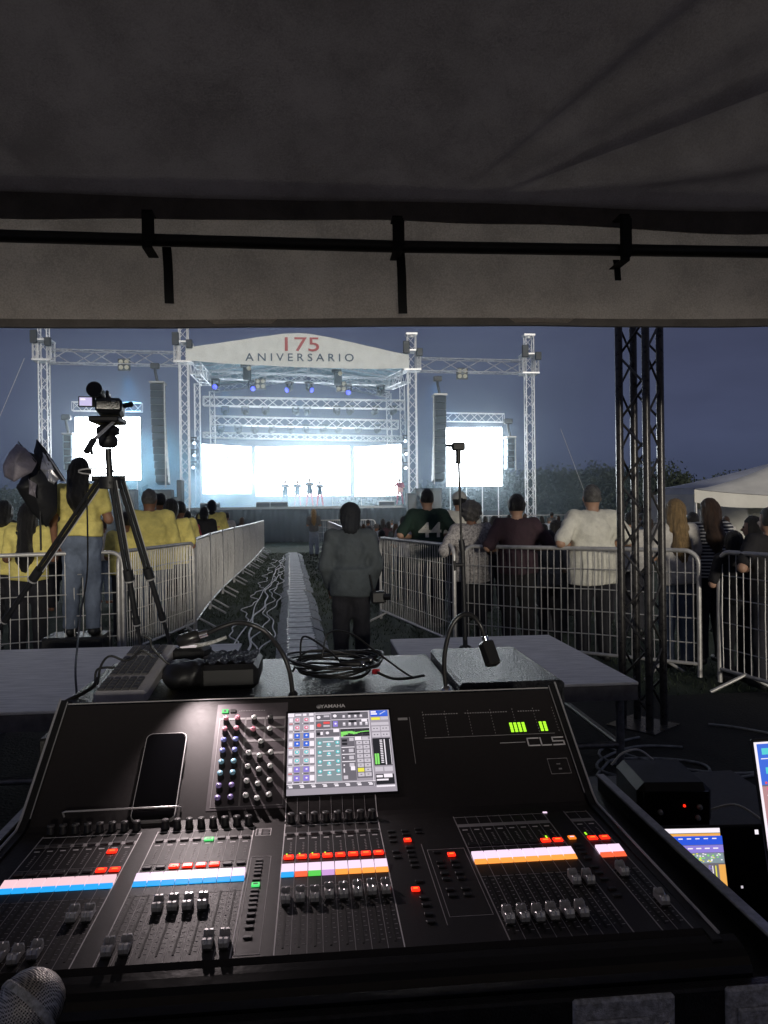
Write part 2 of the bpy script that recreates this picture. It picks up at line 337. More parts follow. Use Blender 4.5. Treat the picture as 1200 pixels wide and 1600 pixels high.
def person(label, loc, rz=0, top='yellow', bottom='jeans', hair='short', hairm='hair', skin='skin', pose='down', w=1.0, dep=1.0, sleeve=.75, hem=.90, group='people in the crowd', h=.014, sc=1.0, head=0, cap=None, seed=1, long_z=1.15, longpants=True, parts=True, foot=True, lean=0, cat='person', collar=None):
    T = thing('person', label, cat, loc, rz, group, sc)
    sw = .175*(.6+.4*w)
    J = {}
    for s_ in (-1, 1):
        sh = (s_*sw, 0, 1.405)
        if pose == 'down': el_, wr = (s_*(sw+.07+.05*(w-1)), -.03, 1.12), (s_*(sw+.07+.05*(w-1)), .06, .87)
        elif pose == 'rail': el_, wr = (s_*(sw+.16), -.10, 1.17), (s_*(sw-.02), .12, 1.13)
        elif pose == 'fold': el_, wr = (s_*(sw+.07), .04, 1.13), (-s_*.06, .20, 1.15)
        elif pose == 'phone': el_, wr = (s_*(sw+.05), .10, 1.17), (s_*.08, .30, 1.40)
        elif pose == 'one': el_, wr = ((s_*(sw+.08), -.02, 1.13), (s_*(sw+.10), .10, .90)) if s_ < 0 else ((s_*(sw+.07), .06, 1.13), (s_*(sw-.04), .28, 1.20))
        elif pose == 'pocket': el_, wr = (s_*(sw+.065), -.03, 1.13), (s_*(sw+.02), .09, .93)
        elif pose == 'dance': el_, wr = (s_*(sw+.16), .05, 1.22), (s_*.10, .16, 1.34)
        elif pose == 'up': el_, wr = (s_*(sw+.16), .04, 1.55), (s_*(sw+.10), .06, 1.78)
        elif pose == 'guitar': el_, wr = ((s_*(sw+.10), .02, 1.15), (s_*.08, .20, 1.08)) if s_ < 0 else ((s_*(sw+.14), .12, 1.22), (s_*(sw+.22), .28, 1.24))
        J[s_] = (sh, el_, wr)
    sp = .055 if pose in ('dance', 'guitar') else 0
    legs = [((s_*.085*(.5+.5*w), 0, .90), (s_*(.10+sp), .015, .49), (s_*(.11+sp*1.6), -.015, .09)) for s_ in (-1, 1)]
    torso = [('e', (0, 0, 1.26), (.165*w, .112*dep, .205)), ('e', (0, .01*dep, 1.08), (.150*w, .118*dep, .17), .05), ('e', (0, -.01, .93), (.165*w, .125*dep, .13), .05), ('c', (-sw+.02, 0, 1.40), (sw-.02, 0, 1.40), .060, .060, .06)]
    hq = np.array([0, .015, 1.60]); cy, sy = math.cos(head), math.sin(head)
    hr = lambda x, y, z: (x*cy-y*sy, x*sy+y*cy+.015, z)
    headp = [('c', (0, -.01, 1.40), (0, .005, 1.56), .056*(.7+.3*w), .052*(.7+.3*w), .03), ('e', hr(0, 0, 1.61), (.081, .099, .114), .03), ('e', hr(0, .028, 1.555), (.056, .062, .058), .03),
             ('c', hr(0, .090, 1.605), hr(0, .108, 1.58), .008, .013, .012), ('e', hr(-.083, -.005, 1.595), (.010, .018, .030), .006), ('e', hr(.083, -.005, 1.595), (.010, .018, .030), .006)]
    arms = []
    for s_ in (-1, 1):
        sh, el_, wr = J[s_]; k = .75+.25*w
        arms += [('c', sh, el_, .052*k, .040*k, .05), ('c', el_, wr, .040*k, .027, .03)]
    legp = []
    for a, b, c_ in legs: legp += [('c', a, b, .080*(.6+.4*w), .052, .05), ('c', b, c_, .054, .036, .03), ('c', (c_[0], -.035, .045), (c_[0]*1.08, .13, .035), .040, .034, .03)]
    bp = torso+headp+arms+legp
    lo, hi = pr_bounds(bp, .01)
    V, Q = nets(lambda P: pr_eval(P, bp), lo, hi, h)
    mb = MB(); to_mb(mb, V, Q, skin)
    for s_ in (-1, 1):
        sh, el_, wr = J[s_]; d = Vector(wr)-Vector(el_)
        if h < .02: hand_mb(mb, wr, d, skin, side=s_)
        else: mb.tube([wr, Vector(wr)+d.normalized()*.14], [.028, .02], skin, 6)
    if h < .03:
        for s_ in (-1, 1): mb.lathe([(.001, -.012), (.010, -.006), (.012, 0), (.010, .006), (.001, .012)], 'hair', Matrix.Translation(hr(s_*.03, .083, 1.615)), 6)
        mb.box(-.022, .022, .083, .092, 1.545, 1.551, 'brown', lambda x, y, z: Vector(hr(x, y, z)))
    mb.build('body', T)
    # upper garment
    sl = []
    for s_ in (-1, 1):
        sh, el_, wr = map(np.array, J[s_]); k = .75+.25*w
        if sleeve > 0:
            t = min(1, sleeve); e_ = sh+(el_-sh)*t; sl.append(('c', tuple(sh), tuple(e_), .056*k, (.052)*k, .05))
        if sleeve > 1: sl.append(('c', tuple(el_), tuple(el_+(wr-el_)*(sleeve-1)), .048*k, .036, .03))
    up_ = torso+sl
    hemz = hem
    def fs(P):
        f = pr_eval(P, up_, .03, .017)+folds(P, .0035, seed)
        # the cloth hangs straight down from the widest part
        f = smin(f, np.maximum(f_ell(P*np.array([1, 1, 0])+np.array([0, 0, 0]), (0, -.01, 0), (.178*w+.014, .132*dep+.016, 1)), P[..., 2]-1.10), .06) if hem < 1.0 else f
        f = np.maximum(f, hemz+.008*np.sin(P[..., 0]*14+seed)-P[..., 2])
        f = np.maximum(f, -f_cone(P, (0, .012, 1.44), (0, .02, 1.62), .068, .09))
        return f
    lo, hi = pr_bounds(up_, .055); lo[2] = hem-.02
    V, Q = nets(fs, lo, hi, h); mb = MB(); to_mb(mb, V, Q, top); shirt = mb.build('shirt', T)
    if not parts and hair is None: return T
    lp = [('e', (0, -.01, .93), (.165*w, .125*dep, .12))]
    for a, b, c_ in legs: lp += [('c', a, b, .086*(.6+.4*w), .066, .05), ('c', b, c_, .066, .056, .03)] if bottom != 'tights' else [('c', a, b, .080, .052, .04), ('c', b, c_, .052, .038, .03)]
    zb = .07 if longpants else .45
    def fp(P):
        f = pr_eval(P, lp, .03, .012 if bottom != 'tights' else .003)+folds(P, .003, seed+3)
        return np.maximum(np.maximum(f, P[..., 2]-(1.02 if hem > .88 else .94)), zb-P[..., 2])
    lo, hi = pr_bounds(lp, .03); lo[2] = zb-.02
    V, Q = nets(fp, lo, hi, h); mb = MB(); to_mb(mb, V, Q, bottom); mb.build('trousers', T)
    if foot:
        for a, b, c_ in legs:
            sp_ = [('c', (c_[0], -.04, .045), (c_[0]*1.08, .15, .038), .046, .040)]
            lo, hi = pr_bounds(sp_, .01); lo[2] = 0
            V, Q = nets(lambda P: np.maximum(pr_eval(P, sp_), .001-P[..., 2]), lo, hi, h); mb = MB(); to_mb(mb, V, Q, 'black'); mb.build('shoe', T)
    # hair
    if hair:
        hp = [('e', hr(0, -.012, 1.620), (.095, .113, .122))]
        if hair == 'curly': hp = [('e', hr(0, -.02, 1.63), (.125, .13, .135))]
        if hair == 'crop': hp = [('e', hr(0, -.008, 1.618), (.086, .104, .118))]
        if hair == 'long': hp += [('c', hr(0, -.055, 1.58), (0, -.125, long_z+.12), .082, .085, .05), ('c', (0, -.125, long_z+.12), (.01, -.135, long_z), .085, .045, .05), ('c', hr(-.06, 0, 1.60), (-.08, -.06, 1.42), .035, .03, .04), ('c', hr(.06, 0, 1.60), (.08, -.06, 1.42), .035, .03, .04)]
        if hair == 'bob': hp += [('c', hr(0, -.03, 1.56), (0, -.05, 1.50), .088, .08, .04)]
        if hair == 'tail': hp += [('c', hr(0, -.10, 1.62), (0, -.14, 1.42), .035, .02, .03)]
        lo, hi = pr_bounds(hp, .02); fa = .028
        def fh(P):
            f = pr_eval(P, hp, .03)+folds(P*2.2, .002 if hair != 'curly' else .008, seed)+(.0035*np.sin(np.arctan2(P[..., 0], .12-P[..., 1])*34+np.sin(P[..., 2]*14)*1.6) if hair in ('long', 'bob', 'tail') else 0)
            q = P-np.array([0, .015, 0]); yl = q[..., 1]*cy-q[..., 0]*sy
            face = np.minimum(yl-fa, 1.665-P[..., 2])     # in front of the hairline and below the brow: open
            lowb = np.minimum(np.maximum(1.545-P[..., 2], -9), 9) if hair in ('short', 'crop', 'curly', 'tail') else P[..., 2]*0-9
            f = np.maximum(f, face)
            if hair in ('short', 'crop', 'tail'): f = np.maximum(f, np.minimum(1.555-P[..., 2], yl+.30))
            return f
        V, Q = nets(fh, lo, hi, h*.8); mb = MB(); to_mb(mb, V, Q, hairm); mb.build('hair', T)
    if cap:
        cp = [('e', hr(0, -.006, 1.640), (.101, .118, .104))]; lo, hi = pr_bounds(cp, .01)
        V, Q = nets(lambda P: np.maximum(pr_eval(P, cp), 1.63-P[..., 2]), lo, hi, h*.8); mb = MB(); to_mb(mb, V, Q, cap)
        pts = [hr(.085*math.sin(a), .07+.075*math.cos(a), 1.640+.004*math.cos(a)) for a in np.linspace(-1.3, 1.3, 9)]; pts2 = [(p[0], p[1], p[2]-.008) for p in pts]
        mb.add(pts+pts2, [tuple(range(9)), tuple(range(17, 8, -1))]+[(i, i+9, i+10, i+1) for i in range(8)], cap)
        mb.build('cap', T)
    return T
# ------------------------------------------------------------------ ground
mb = MB(); nx = 90; xs = [-400, -150, -60, -30]+[-20+40*i/nx for i in range(nx+1)]+[30, 60, 150, 400]; ys = [-400, -100, -30, -10]+[-4+44*i/nx for i in range(nx+1)]+[60, 110, 250, 900]
vs = []
for y in ys:
    for x in xs:
        z = (.012*math.sin(x*2.1+y*1.3)+.010*math.sin(x*5.3-y*3.7)) if abs(x) < 20 and -3 < y < 39 else 0
        vs.append((x, y, z-.02))
n = len(xs); fs = [(j*n+i, j*n+i+1, (j+1)*n+i+1, (j+1)*n+i) for j in range(len(ys)-1) for i in range(n-1)]
mb.add(vs, fs, 'grass', True); tag(mb.build('ground'), kind='structure')
o = MB().box(-9, 9, -5, 6.25, -.01, .004, 'tentshade').build('tent_shade_sheet'); tag(o, kind='structure')  # added dark sheet, shade under the tent put into its colour
# grass tufts in the aisle and inside the tent mouth: real blades
mb = MB(); g = []
for i in range(26000):
    y = 4+RS.rand()**1.6*26; x = -3.2+RS.rand()*7.5 if y < 12 else -1.9+RS.rand()*4.4
    if y < 6.2 and x > -2.2: continue
    a = RS.rand()*6.28; l = .015+.030*RS.rand(); wd = .004+.0004*y; dx, dy = math.cos(a)*wd, math.sin(a)*wd; bx_, by_ = (RS.rand(2)-.5)*.06
    k = len(g); g += [(x-dx, y-dy, -.02), (x+dx, y+dy, -.02), (x+bx_, y+by_, l-.01)]
mb.add(g, [(3*i, 3*i+1, 3*i+2) for i in range(len(g)//3)], 'grass'); tag(mb.build('grass'), 'short dark grass growing in the aisle', 'grass', kind='stuff')
# pale field line
# ------------------------------------------------------------------ the tent overhead
tent = thing('canopy_tent', 'brown-grey canvas tent canopy with black pipe and hanging valance overhead', 'tent', (0, 0, 0))
def roofz(x, y):
    s_ = 3.45-y; z = 2.985+.45*s_ if y > 0 else 2.985+.45*3.45+.45*y
    # folds running out from a tied point of the eave
    if y > 0:
        for ax, sp, am in ((.55, 1, .024), (-.95, -1, .015)):
            dx, dy = (x-ax), s_+.10
            an = math.atan2(dy, dx*sp); rr = math.hypot(dx, dy)
            if 0 < an < 1.7: z += min(1, s_/.2)*am*min(rr, 1.4)*(math.sin(an*17+.5)+.6*math.sin(an*31+1.0))*math.exp(-((an-.50)/.55)**2)*1.6
        z += .006*math.sin(x*3.1+y*1.7)-.02*math.sin(math.pi*min(1, s_/1.2))*.6
    return z
NX, NY = 260, 150; x0, x1 = -4.2, 4.6
ysr = [3.45-3.45*(i/NY)**1.25 for i in range(NY+1)]+[-1, -2, -3.4]
vs = [(x0+(x1-x0)*i/NX, y, roofz(x0+(x1-x0)*i/NX, y)) for y in ysr for i in range(NX+1)]
fs = [(j*(NX+1)+i, j*(NX+1)+i+1, (j+1)*(NX+1)+i+1, (j+1)*(NX+1)+i) for j in range(len(ysr)-1) for i in range(NX)]
MB().add(vs, fs, 'canvas', True).build('roof', tent)
# valance: hangs outside the pipe, a slightly wavy cloth with thickness and a hem
def val(xa, xb, zt, zb, y, wav, m, name, th=.004, n=160, k=10):
    vs = []
    for yy in (y, y+th) if name != 'valance' else (y,):
        for j in range(k+1):
            for i in range(n+1):
                x = xa+(xb-xa)*i/n; t = j/k; zt_ = zt(x) if callable(zt) else zt; zb_ = zb(x) if callable(zb) else zb
                vs.append((x, yy+wav*t*(math.sin(x*4.1)+.5*math.sin(x*9.7+1)), zt_+(zb_-zt_)*t))
    N1 = (n+1)*(k+1); fs = []
    for o, fl in (((0, 0), (N1, 1)) if name != 'valance' else ((0, 0),)):
        for j in range(k):
            for i in range(n):
                q = (o+j*(n+1)+i, o+j*(n+1)+i+1, o+(j+1)*(n+1)+i+1, o+(j+1)*(n+1)+i); fs.append(q if fl else q[::-1])
    for i in range(n if name != 'valance' else 0): fs.append((k*(n+1)+i, k*(n+1)+i+1, N1+k*(n+1)+i+1, N1+k*(n+1)+i))
    return MB().add(vs, fs, m, True).build(name, tent)
zbv = lambda x: 2.432+.012*(x+1.3)+.004*math.sin(x*2.7)
val(x0, x1, 3.03, zbv, 3.50, .016, 'valance', 'valance')
val(x0, x1, lambda x: zbv(x)+.022, lambda x: zbv(x)-.012, 3.488, .006, 'seam', 'valance_hem', .026)
val(x0, x1, lambda x: 3.012+.004*math.sin(x*1.3), lambda x: 2.895+.012*math.sin(x*1.9+.6)+.004*math.sin(x*6), 3.445, .006, 'seam', 'eave_seam', .008)
mb = MB(); mb.tube([(x0, 3.40, 2.79), (-1.4, 3.40, 2.785), (.4, 3.40, 2.772), (x1, 3.40, 2.79)], .027, 'pipe', 12); mb.build('pipe', tent)
for (px, pa, pb, dx) in ((235, 338, 380, 24), (618, 347, 385, 8), (966, 344, 400, -1)):
    a = onY(px, pa, 3.43); c = onY(px+2, pb, 3.37)
    mb = MB(); wd = .022
    for k in range(3):
        xx = a.x+.004*k; mb.box(xx-wd, xx+wd, 3.355-.003*k, 3.36, c.z-.02+.012*k, a.z-.01*k, 'strap')
    mb.box(a.x-wd, a.x+wd, 3.355, 3.445, a.z-.005, a.z, 'strap'); mb.box(a.x-wd, a.x+wd, 3.355, 3.49, c.z-.024, c.z-.02, 'strap')
    mb.build('strap', tent)
    b0 = onY(px+dx, pb+4, 3.45); ez = {235: 472, 618: 488, 966: 436}[px]; b1 = onY(px+dx+(5 if px != 966 else 4), ez, 3.45)
    pts = [b0+(b1-b0)*t+Vector((.0015*math.sin(t*5), 0, 0)) for t in np.linspace(0, 1, 8)]; w2 = .020 if px != 966 else .014
    mb = MB(); vs = []
    for p in pts: vs += [(p.x-w2, 3.466, p.z), (p.x+w2, 3.466, p.z), (p.x+w2, 3.474, p.z), (p.x-w2, 3.474, p.z)]
    mb.add(vs, [(4*i+k, 4*i+(k+1) % 4, 4*i+4+(k+1) % 4, 4*i+4+k) for i in range(7) for k in range(4)]+[(28, 29, 30, 31)], 'strap'); mb.build('strap', tent)
for xx in (-4.15, 4.5):
    for yy in (-3.4, 3.4): mb = MB(); mb.tube([(xx, yy, 0), (xx, yy, 2.95)], .03, 'pipe', 10); mb.build('pole', tent)
MB().box(-4.2, 4.6, -3.44, -3.43, 0, 1.66, 'canvas').build('sun_block_wall', tent)  # unseen wall, added and sized to keep the low sun off the console
# ------------------------------------------------------------------ truss generator
def box_truss(mb, a, b, w, h, bay, m, r=.025, rb=.012, n=6, upv=None, faces=(0, 1, 2, 3)):
    a, b = Vector(a), Vector(b); d = (b-a); L = d.length; d.normalize()
    up = Vector(upv) if upv else (Vector((0, 0, 1)) if abs(d.z) < .9 else Vector((0, 1, 0))); s_ = d.cross(up).normalized(); up = s_.cross(d)
    cor = [(s_*sx_*w/2+up*sy_*h/2) for sx_, sy_ in ((-1, -1), (1, -1), (1, 1), (-1, 1))]
    for c in cor: mb.tube([a+c, b+c], r, m, n)
    nb = max(1, round(L/bay)); st = L/nb
    for f in faces:
        c0, c1 = cor[f], cor[(f+1) % 4]
        for i in range(nb):
            p, q = (c0, c1) if i % 2 == 0 else (c1, c0)
            mb.tube([a+p+d*st*i, a+q+d*st*(i+1)], rb, m, max(4, n-2), False)
    for i in (0, nb):
        for f in range(4): mb.tube([a+cor[f]+d*st*i, a+cor[(f+1) % 4]+d*st*i], rb, m, max(4, n-2), False)
# black truss pillar carrying the tent on the right
tp = thing('truss_pillar', 'black scuffed square truss pillar standing beside the right riser', 'truss pillar', (2.39, 5.42, 0), R(38))
s_ = .105
for (a, b) in ((-1, -1), (1, -1), (1, 1), (-1, 1)): mb = MB(); mb.tube([(a*s_, b*s_, 0), (a*s_, b*s_, 3.3)], .0275, 'blacktruss', 14); mb.build('chord', tp)
mb = MB(); C4 = [(-s_, -s_), (s_, -s_), (s_, s_), (-s_, s_)]
for f in range(4):
    c0, c1 = C4[f], C4[(f+1) % 4]; z = .12; i = 0
    while z < 3.0:
        p, q = (c0, c1) if i % 2 else (c1, c0); mb.tube([(*p, z), (*q, z+.235)], .009, 'blacktruss', 6, False); z += .235; i += 1
mb.build('lacing', tp); MB().box(-.19, .19, -.19, .19, -.02, .012, 'blacktruss').build('base_plate', tp)
# ------------------------------------------------------------------ risers left and right of the desk
def riser(label, x0, x1, y0, y1, z, legs):
    t = thing('stage_riser', label, 'riser', (0, 0, 0), group='grey risers in front of the mixing desk')
    MB().box(x0, x1, y0, y1, z-.018, z, 'ply', b=.004).build('deck', t)
    mb = MB()
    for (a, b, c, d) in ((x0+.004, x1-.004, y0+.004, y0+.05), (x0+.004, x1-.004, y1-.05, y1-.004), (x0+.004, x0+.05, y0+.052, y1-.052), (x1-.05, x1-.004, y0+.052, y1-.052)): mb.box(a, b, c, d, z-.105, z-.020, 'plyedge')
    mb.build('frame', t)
    for (x, y) in legs: mb = MB(); mb.tube([(x, y, 0), (x, y, z-.106)], .024, 'steel', 10); mb.build('leg', t)
    mb = MB()
    for (a, b) in (((x0+.08, y0+.08), (x1-.08, y0+.08)), ((x1-.08, y0+.08), (x1-.08, y1-.08)), ((x0+.08, y1-.08), (x1-.08, y1-.08)), ((x0+.08, y0+.08), (x0+.08, y1-.08))): mb.tube([(*a, .22), (*b, .22)], .02, 'steel', 8)
    mb.build('brace', t); return t
riser('grey plywood riser behind the right half of the mixing desk', .585, 1.845, 4.24, 5.92, .6, [(x, y) for x in (.665, 1.765) for y in (4.32, 5.84)])
riser('grey plywood riser behind the left half of the mixing desk, carrying the tripod', -2.35, -.55, 4.05, 5.92, .6, [(x, y) for x in (-2.27, -.63) for y in (4.13, 5.84)])
# ------------------------------------------------------------------ crowd barriers
def barrier(label, a, b, H=1.2, group=None, bars=None, feet=True, fside=1, flip=False):
    a, b = Vector((*a, 0)), Vector((*b, 0)); d = b-a; L = d.length; ang = math.atan2(d.y, d.x)
    t = thing('crowd_barrier', label, 'barrier', a, ang, group)
    return fill_barrier(t, L, H, bars, feet, fside)
def fill_barrier(t, L, H, bars=None, feet=True, fside=1):
    g_ = .03; r = .13; z0 = .14; mb = MB()
    pts = [(g_, 0, .02)]+[(g_+r-r*math.cos(k*math.pi/12), 0, H-r+r*math.sin(k*math.pi/12)) for k in range(7)]+[(L-g_-r+r*math.sin(k*math.pi/12), 0, H-r+r*math.cos(k*math.pi/12)) for k in range(7)]+[(L-g_, 0, .02)]
    mb.tube(pts, .0215, 'galv', 10); mb.tube([(g_, 0, z0), (L-g_, 0, z0)], .017, 'galv', 8); mb.build('frame', t)
    mb = MB(); nb = bars or round((L-.1)/.082)
    for i in range(nb):
        x = g_+.05+(L-2*g_-.10)*i/(nb-1); zt = H-.01
        if x < g_+r: zt = H-r+math.sqrt(max(0, r*r-(g_+r-x)**2))
        if x > L-g_-r: zt = H-r+math.sqrt(max(0, r*r-(x-(L-g_-r))**2))
        mb.tube([(x, 0, z0), (x+RS.normal()*.003, RS.normal()*.006, z0+(zt-z0)*.5), (x, 0, zt)], (.0052), 'galv', 5, False)
    for z in (.33, .56, .78, .98): mb.tube([(g_, .012, z), (L*.3, .016, z-.008), (L*.6, .010, z+.004), (L-g_, .012, z)], .0058, 'galv', 5, False)
    mb.build('bars', t)
    if feet:
        for x in (.35, L-.35):
            mb = MB(); mb.tube([(x-.10, -.28, 0), (x, 0, z0+.01), (x+.10, .28, 0)], .016, 'galv', 6); mb.build('foot', t)
    return t
GL, GR = 'barriers penning the left crowd', 'barriers penning the right crowd'
pA = onZ(196, 862, 1.2); pB = onZ(-60, 871, 1.2)
barrier('barrier facing the desk at far left, in front of the long-haired women', (pB.x-1.0, pB.y-.25), (pA.x, pA.y), 1.2, GL)
barrier('leftmost barrier of the angled pair, in front of the heavy grey-haired man', (-2.02, 8.15), (-1.57, 10.38), 1.2, GL, bars=40)
path = [(-1.58, 10.45), (-1.75, 14.0), (-1.82, 23.5), (-2.0, 31.6)]
def along(path, s_):
    for a, b in zip(path, path[1:]):
        l = math.dist(a, b)
        if s_ <= l: return (a[0]+(b[0]-a[0])*s_/l, a[1]+(b[1]-a[1])*s_/l)
        s_ -= l
    return path[-1]
proto = thing('crowd_barrier', 'barrier of the left row lining the aisle towards the stage', 'barrier', (0, 0, 0), 0, GL); fill_barrier(proto, 2.34, 1.24, bars=44)
for i in range(9):
    a, b = along(path, i*2.35), along(path, i*2.35+2.34); o = proto if i == 0 else copy_tree(proto)
    o.location = (*a, 0); o.rotation_euler = (0, 0, math.atan2(b[1]-a[1], b[0]-a[0]))
    if i == 0: o['label'] = 'nearest barrier of the straight left row lining the aisle'
    elif i == 8: o['label'] = 'last barrier of the left aisle row, right before the stage'
    else: o['label'] = 'middle barrier of the left row lining the aisle towards the stage'
barrier('barrier angled behind the man in the grey jacket, below the 44 jersey', (.97, 11.2), (1.55, 8.32), 1.2, GR, bars=36)
barrier('long barrier in front of the maroon shirt man and the white T-shirt man', (1.64, 8.42), (3.57, 6.78), 1.19, GR, bars=34)
barrier('barrier at the right frame edge beyond the black truss pillar', (3.62, 6.62), (4.05, 4.3), 1.19, GR, bars=27)
barrier('barrier standing near the stage beside the woman in the aisle', (.15, 29.6), (2.4, 29.2), 1.24, 'barriers standing near the stage')
barrier('barrier near the stage running behind the capped man in the aisle', (.75, 15.5), (.6, 29.0), 1.2, 'barriers standing near the stage', bars=120)
for i in range(7):
    t_ = barrier('barrier of the far fence row before the dark treeline', (6.8+i*2.4, 33-.3*i), (9.15+i*2.4, 32.72-.3*i), 1.3, 'far barriers before the treeline', bars=16, feet=False)
# cable ramp in the aisle
for i in range(22):
    y = 7.3+i*.985; f = .002*(i % 3)
    xc = -.10-.62*((y-8)/20.5) if y > 8 else -.10+.03*(8-y)
    lb = {0: 'nearest segment of the white cable ramp in the aisle', 21: 'farthest segment of the white cable ramp before the stage'}.get(i, 'middle segment of the white cable ramp running up the aisle')
    t_ = thing('cable_ramp', lb, 'cable ramp', (xc+RS.normal()*.008, y, .004*RS.rand()), R(1.73+RS.normal()*1.0), 'cable ramps laid in line up the aisle')
    mb = MB(); L = .955; tw = .165; bw = .305; hh = .055
    mb.box(-tw, tw, 0, L, -.02, hh, 'ramp', b=.004)
    for yy in (.0, L*.5-.008): mb.box(-tw, tw, yy+.0, yy+.016, hh, hh+.004, 'black')
    for s2 in (-1, 1):
        for k in range(5): mb.box(s2*tw-.014, s2*tw+.014, .04+k*.19, .10+k*.19, hh, hh+.005, 'rampside' if s2 > 0 else 'galv')
    mb.build('lid', t_)
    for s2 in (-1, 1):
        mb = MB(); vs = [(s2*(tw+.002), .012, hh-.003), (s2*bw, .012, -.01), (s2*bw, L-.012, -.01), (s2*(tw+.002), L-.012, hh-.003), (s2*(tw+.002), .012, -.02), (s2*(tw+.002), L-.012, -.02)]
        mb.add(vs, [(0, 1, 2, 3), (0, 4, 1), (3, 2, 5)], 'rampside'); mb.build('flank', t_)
# pale cables lying left of the ramp
for i, (xa, xb, y0, y1, am, fr) in enumerate(((-1.0, -1.25, 7.6, 26, .08, 2.2), (-.80, -1.05, 7.2, 27, .05, 1.1), (-.66, -1.0, 7.2, 27, .06, 1.7), (-.52, -.92, 7.4, 24, .07, 1.3), (-.95, -1.02, 7.2, 28, .03, .7))):
    pts = []; y = y0
    while y < y1:
        t = (y-y0)/(y1-y0); pts.append((xa+(xb-xa)*t+am*math.sin(y*fr*1.3+i)+am*.45*math.sin(y*fr*3.1+i*2), y, .012)); y += .16
    tag(MB().tube(pts, .009 if i != 1 else .014, 'wcable', 5).build('cable'), ['leftmost wavy pale cable on the grass beside the ramp', 'thick straight pale cable on the grass beside the ramp', 'wavy pale cable just left of the white ramp', 'short wavy pale cable nearest the white ramp', 'nearly straight thin pale cable left of the ramp'][i], 'cable', 'pale cables lying along the aisle')
# ------------------------------------------------------------------ stage
TX = (-13.35, -6.46, 5.26, 11.55)
st = thing('concert_stage', 'dark skirted concert stage with a glossy deck under the roof', 'stage', (-.6, 40, 0))
MB().box(-7.6, 7.2, 0, 10, 1.72, 1.84, 'deck', b=.01).build('deck', st)
mb = MB(); vs = []; n_ = 240
for k in range(n_+1):
    x = -7.55+14.7*k/n_; vs += [(x, .05+.035*math.sin(k*1.3)+.02*math.sin(k*2.9), 0), (x, .05+.02*math.sin(k*1.3), 1.715)]
mb.add(vs, [(2*k, 2*k+2, 2*k+3, 2*k+1) for k in range(n_)], 'skirt', True); mb.box(-7.55, 7.15, .15, 9.9, 0, 1.71, 'skirt'); mb.build('skirt', st)
tn = ['truss tower at far left carrying the outer end of the left beam', 'truss tower at the left edge of the stage roof', 'truss tower at the right edge of the stage roof', 'truss tower at far right carrying the outer end of the right beam']
for i, X in enumerate(TX):
    t = thing('truss_tower', tn[i], 'truss tower', (X, 40, 0), 0, 'stage truss towers')
    top = (11.2, 11.4, 10.75, 10.75)[i]
    mb = MB(); box_truss(mb, (0, 0, 0), (0, 0, top), .42, .42, .5, 'alu', .032, .016, 6); mb.build('lattice', t)
    zb = (9.75, 9.7, 9.35, 9.2)[i]
    mb = MB()
    for q in (-.34, .34):
        box_truss(mb, (q, -.30, zb-.45), (q, -.30, zb+.55), .18, .1, .3, 'alu', .03, .015, 4); box_truss(mb, (q, .30, zb-.45), (q, .30, zb+.55), .18, .1, .3, 'alu', .03, .015, 4)
    for z in (zb-.45, zb+.55): mb.box(-.45, .45, -.45, .45, z-.04, z+.04, 'alu')
    mb.build('sleeve_block', t)
    MB().box(-.5, -.16, -.55, -.40, zb+.35, zb+1.0, 'black', b=.03).build('hoist_motor', t); MB().box(.2, .52, -.6, -.42, zb+.2, zb+.62, 'black', b=.03).build('side_motor', t); None
    mb = MB(); mb.tube([(0, 0, top-.1), (0, 0, top+.12)], .12, 'alu', 8); mb.box(-.3, .3, -.24, .24, top, top+.1, 'alu'); mb.build('head_block', t)
def trussthing(label, a, b, w=.5, h=.5, bay=.55, r=.038, rb=.024, name='truss_beam', faces=(0, 1, 2, 3)):
    t = thing(name, label, 'truss', a, 0, 'trusses of the stage'); mb = MB(); box_truss(mb, (0, 0, 0), Vector(b)-Vector(a), w, h, bay, 'alu2' if name == 'truss_beam' and h > .6 else 'alu', r, rb, 6, faces=faces); mb.build('lattice', t); return t
trussthing('horizontal truss beam between the two left towers', (TX[0]+.25, 40, 9.52), (TX[1]-.25, 40, 9.42), .6, .66, 1.1, .027, .028)
trussthing('horizontal truss beam between the two right towers', (TX[2]+.25, 40, 9.20), (TX[3]-.25, 40, 9.10), .6, .66, 1.1, .027, .028)
# roof
rf = thing('stage_roof', 'low gabled white stage roof lettered 175 ANIVERSARIO', 'stage roof', (0, 40, 0))
xl, xr, xm = -6.3, 5.08, -.64
zl, zr = 9.93, 9.62
pk = 10.72
top = [(xl, zl), (-4.4, 10.22), (-2.3, 10.55), (-1.3, 10.69), (xm, pk), (.1, 10.67), (1.2, 10.47), (3.2, 10.03), (xr, zr)]
bot = [(xr, 8.95), (3.2, 8.90), (1.2, 8.93), (xm, 8.97), (-2.3, 9.05), (-4.4, 9.14), (xl, 9.30)]
mb = MB(); ns = 60; vs = []
def interp(L, x):
    for a, b in zip(L, L[1:]):
        if min(a[0], b[0]) <= x <= max(a[0], b[0]): return a[1]+(b[1]-a[1])*(x-a[0])/(b[0]-a[0])
for i in range(ns+1):
    x = xl+(xr-xl)*i/ns
    for j in range(9): t = j/8; vs.append((x, -.42+.02*math.sin(x*5+t*4)+.03*math.sin(t*3.14), interp(top, x)*(1-t)+interp(bot, x)*t))
fs = [(i*9+j, i*9+j+1, (i+1)*9+j+1, (i+1)*9+j) for i in range(ns) for j in range(8)]
mb.add(vs, fs, 'fascia', True); ban = mb.build('fascia_banner', rf)
mb = MB(); Tx = lambda x, z: Matrix.Translation((x, -.46, z)) @ Matrix.Rotation(R(90), 4, 'X')
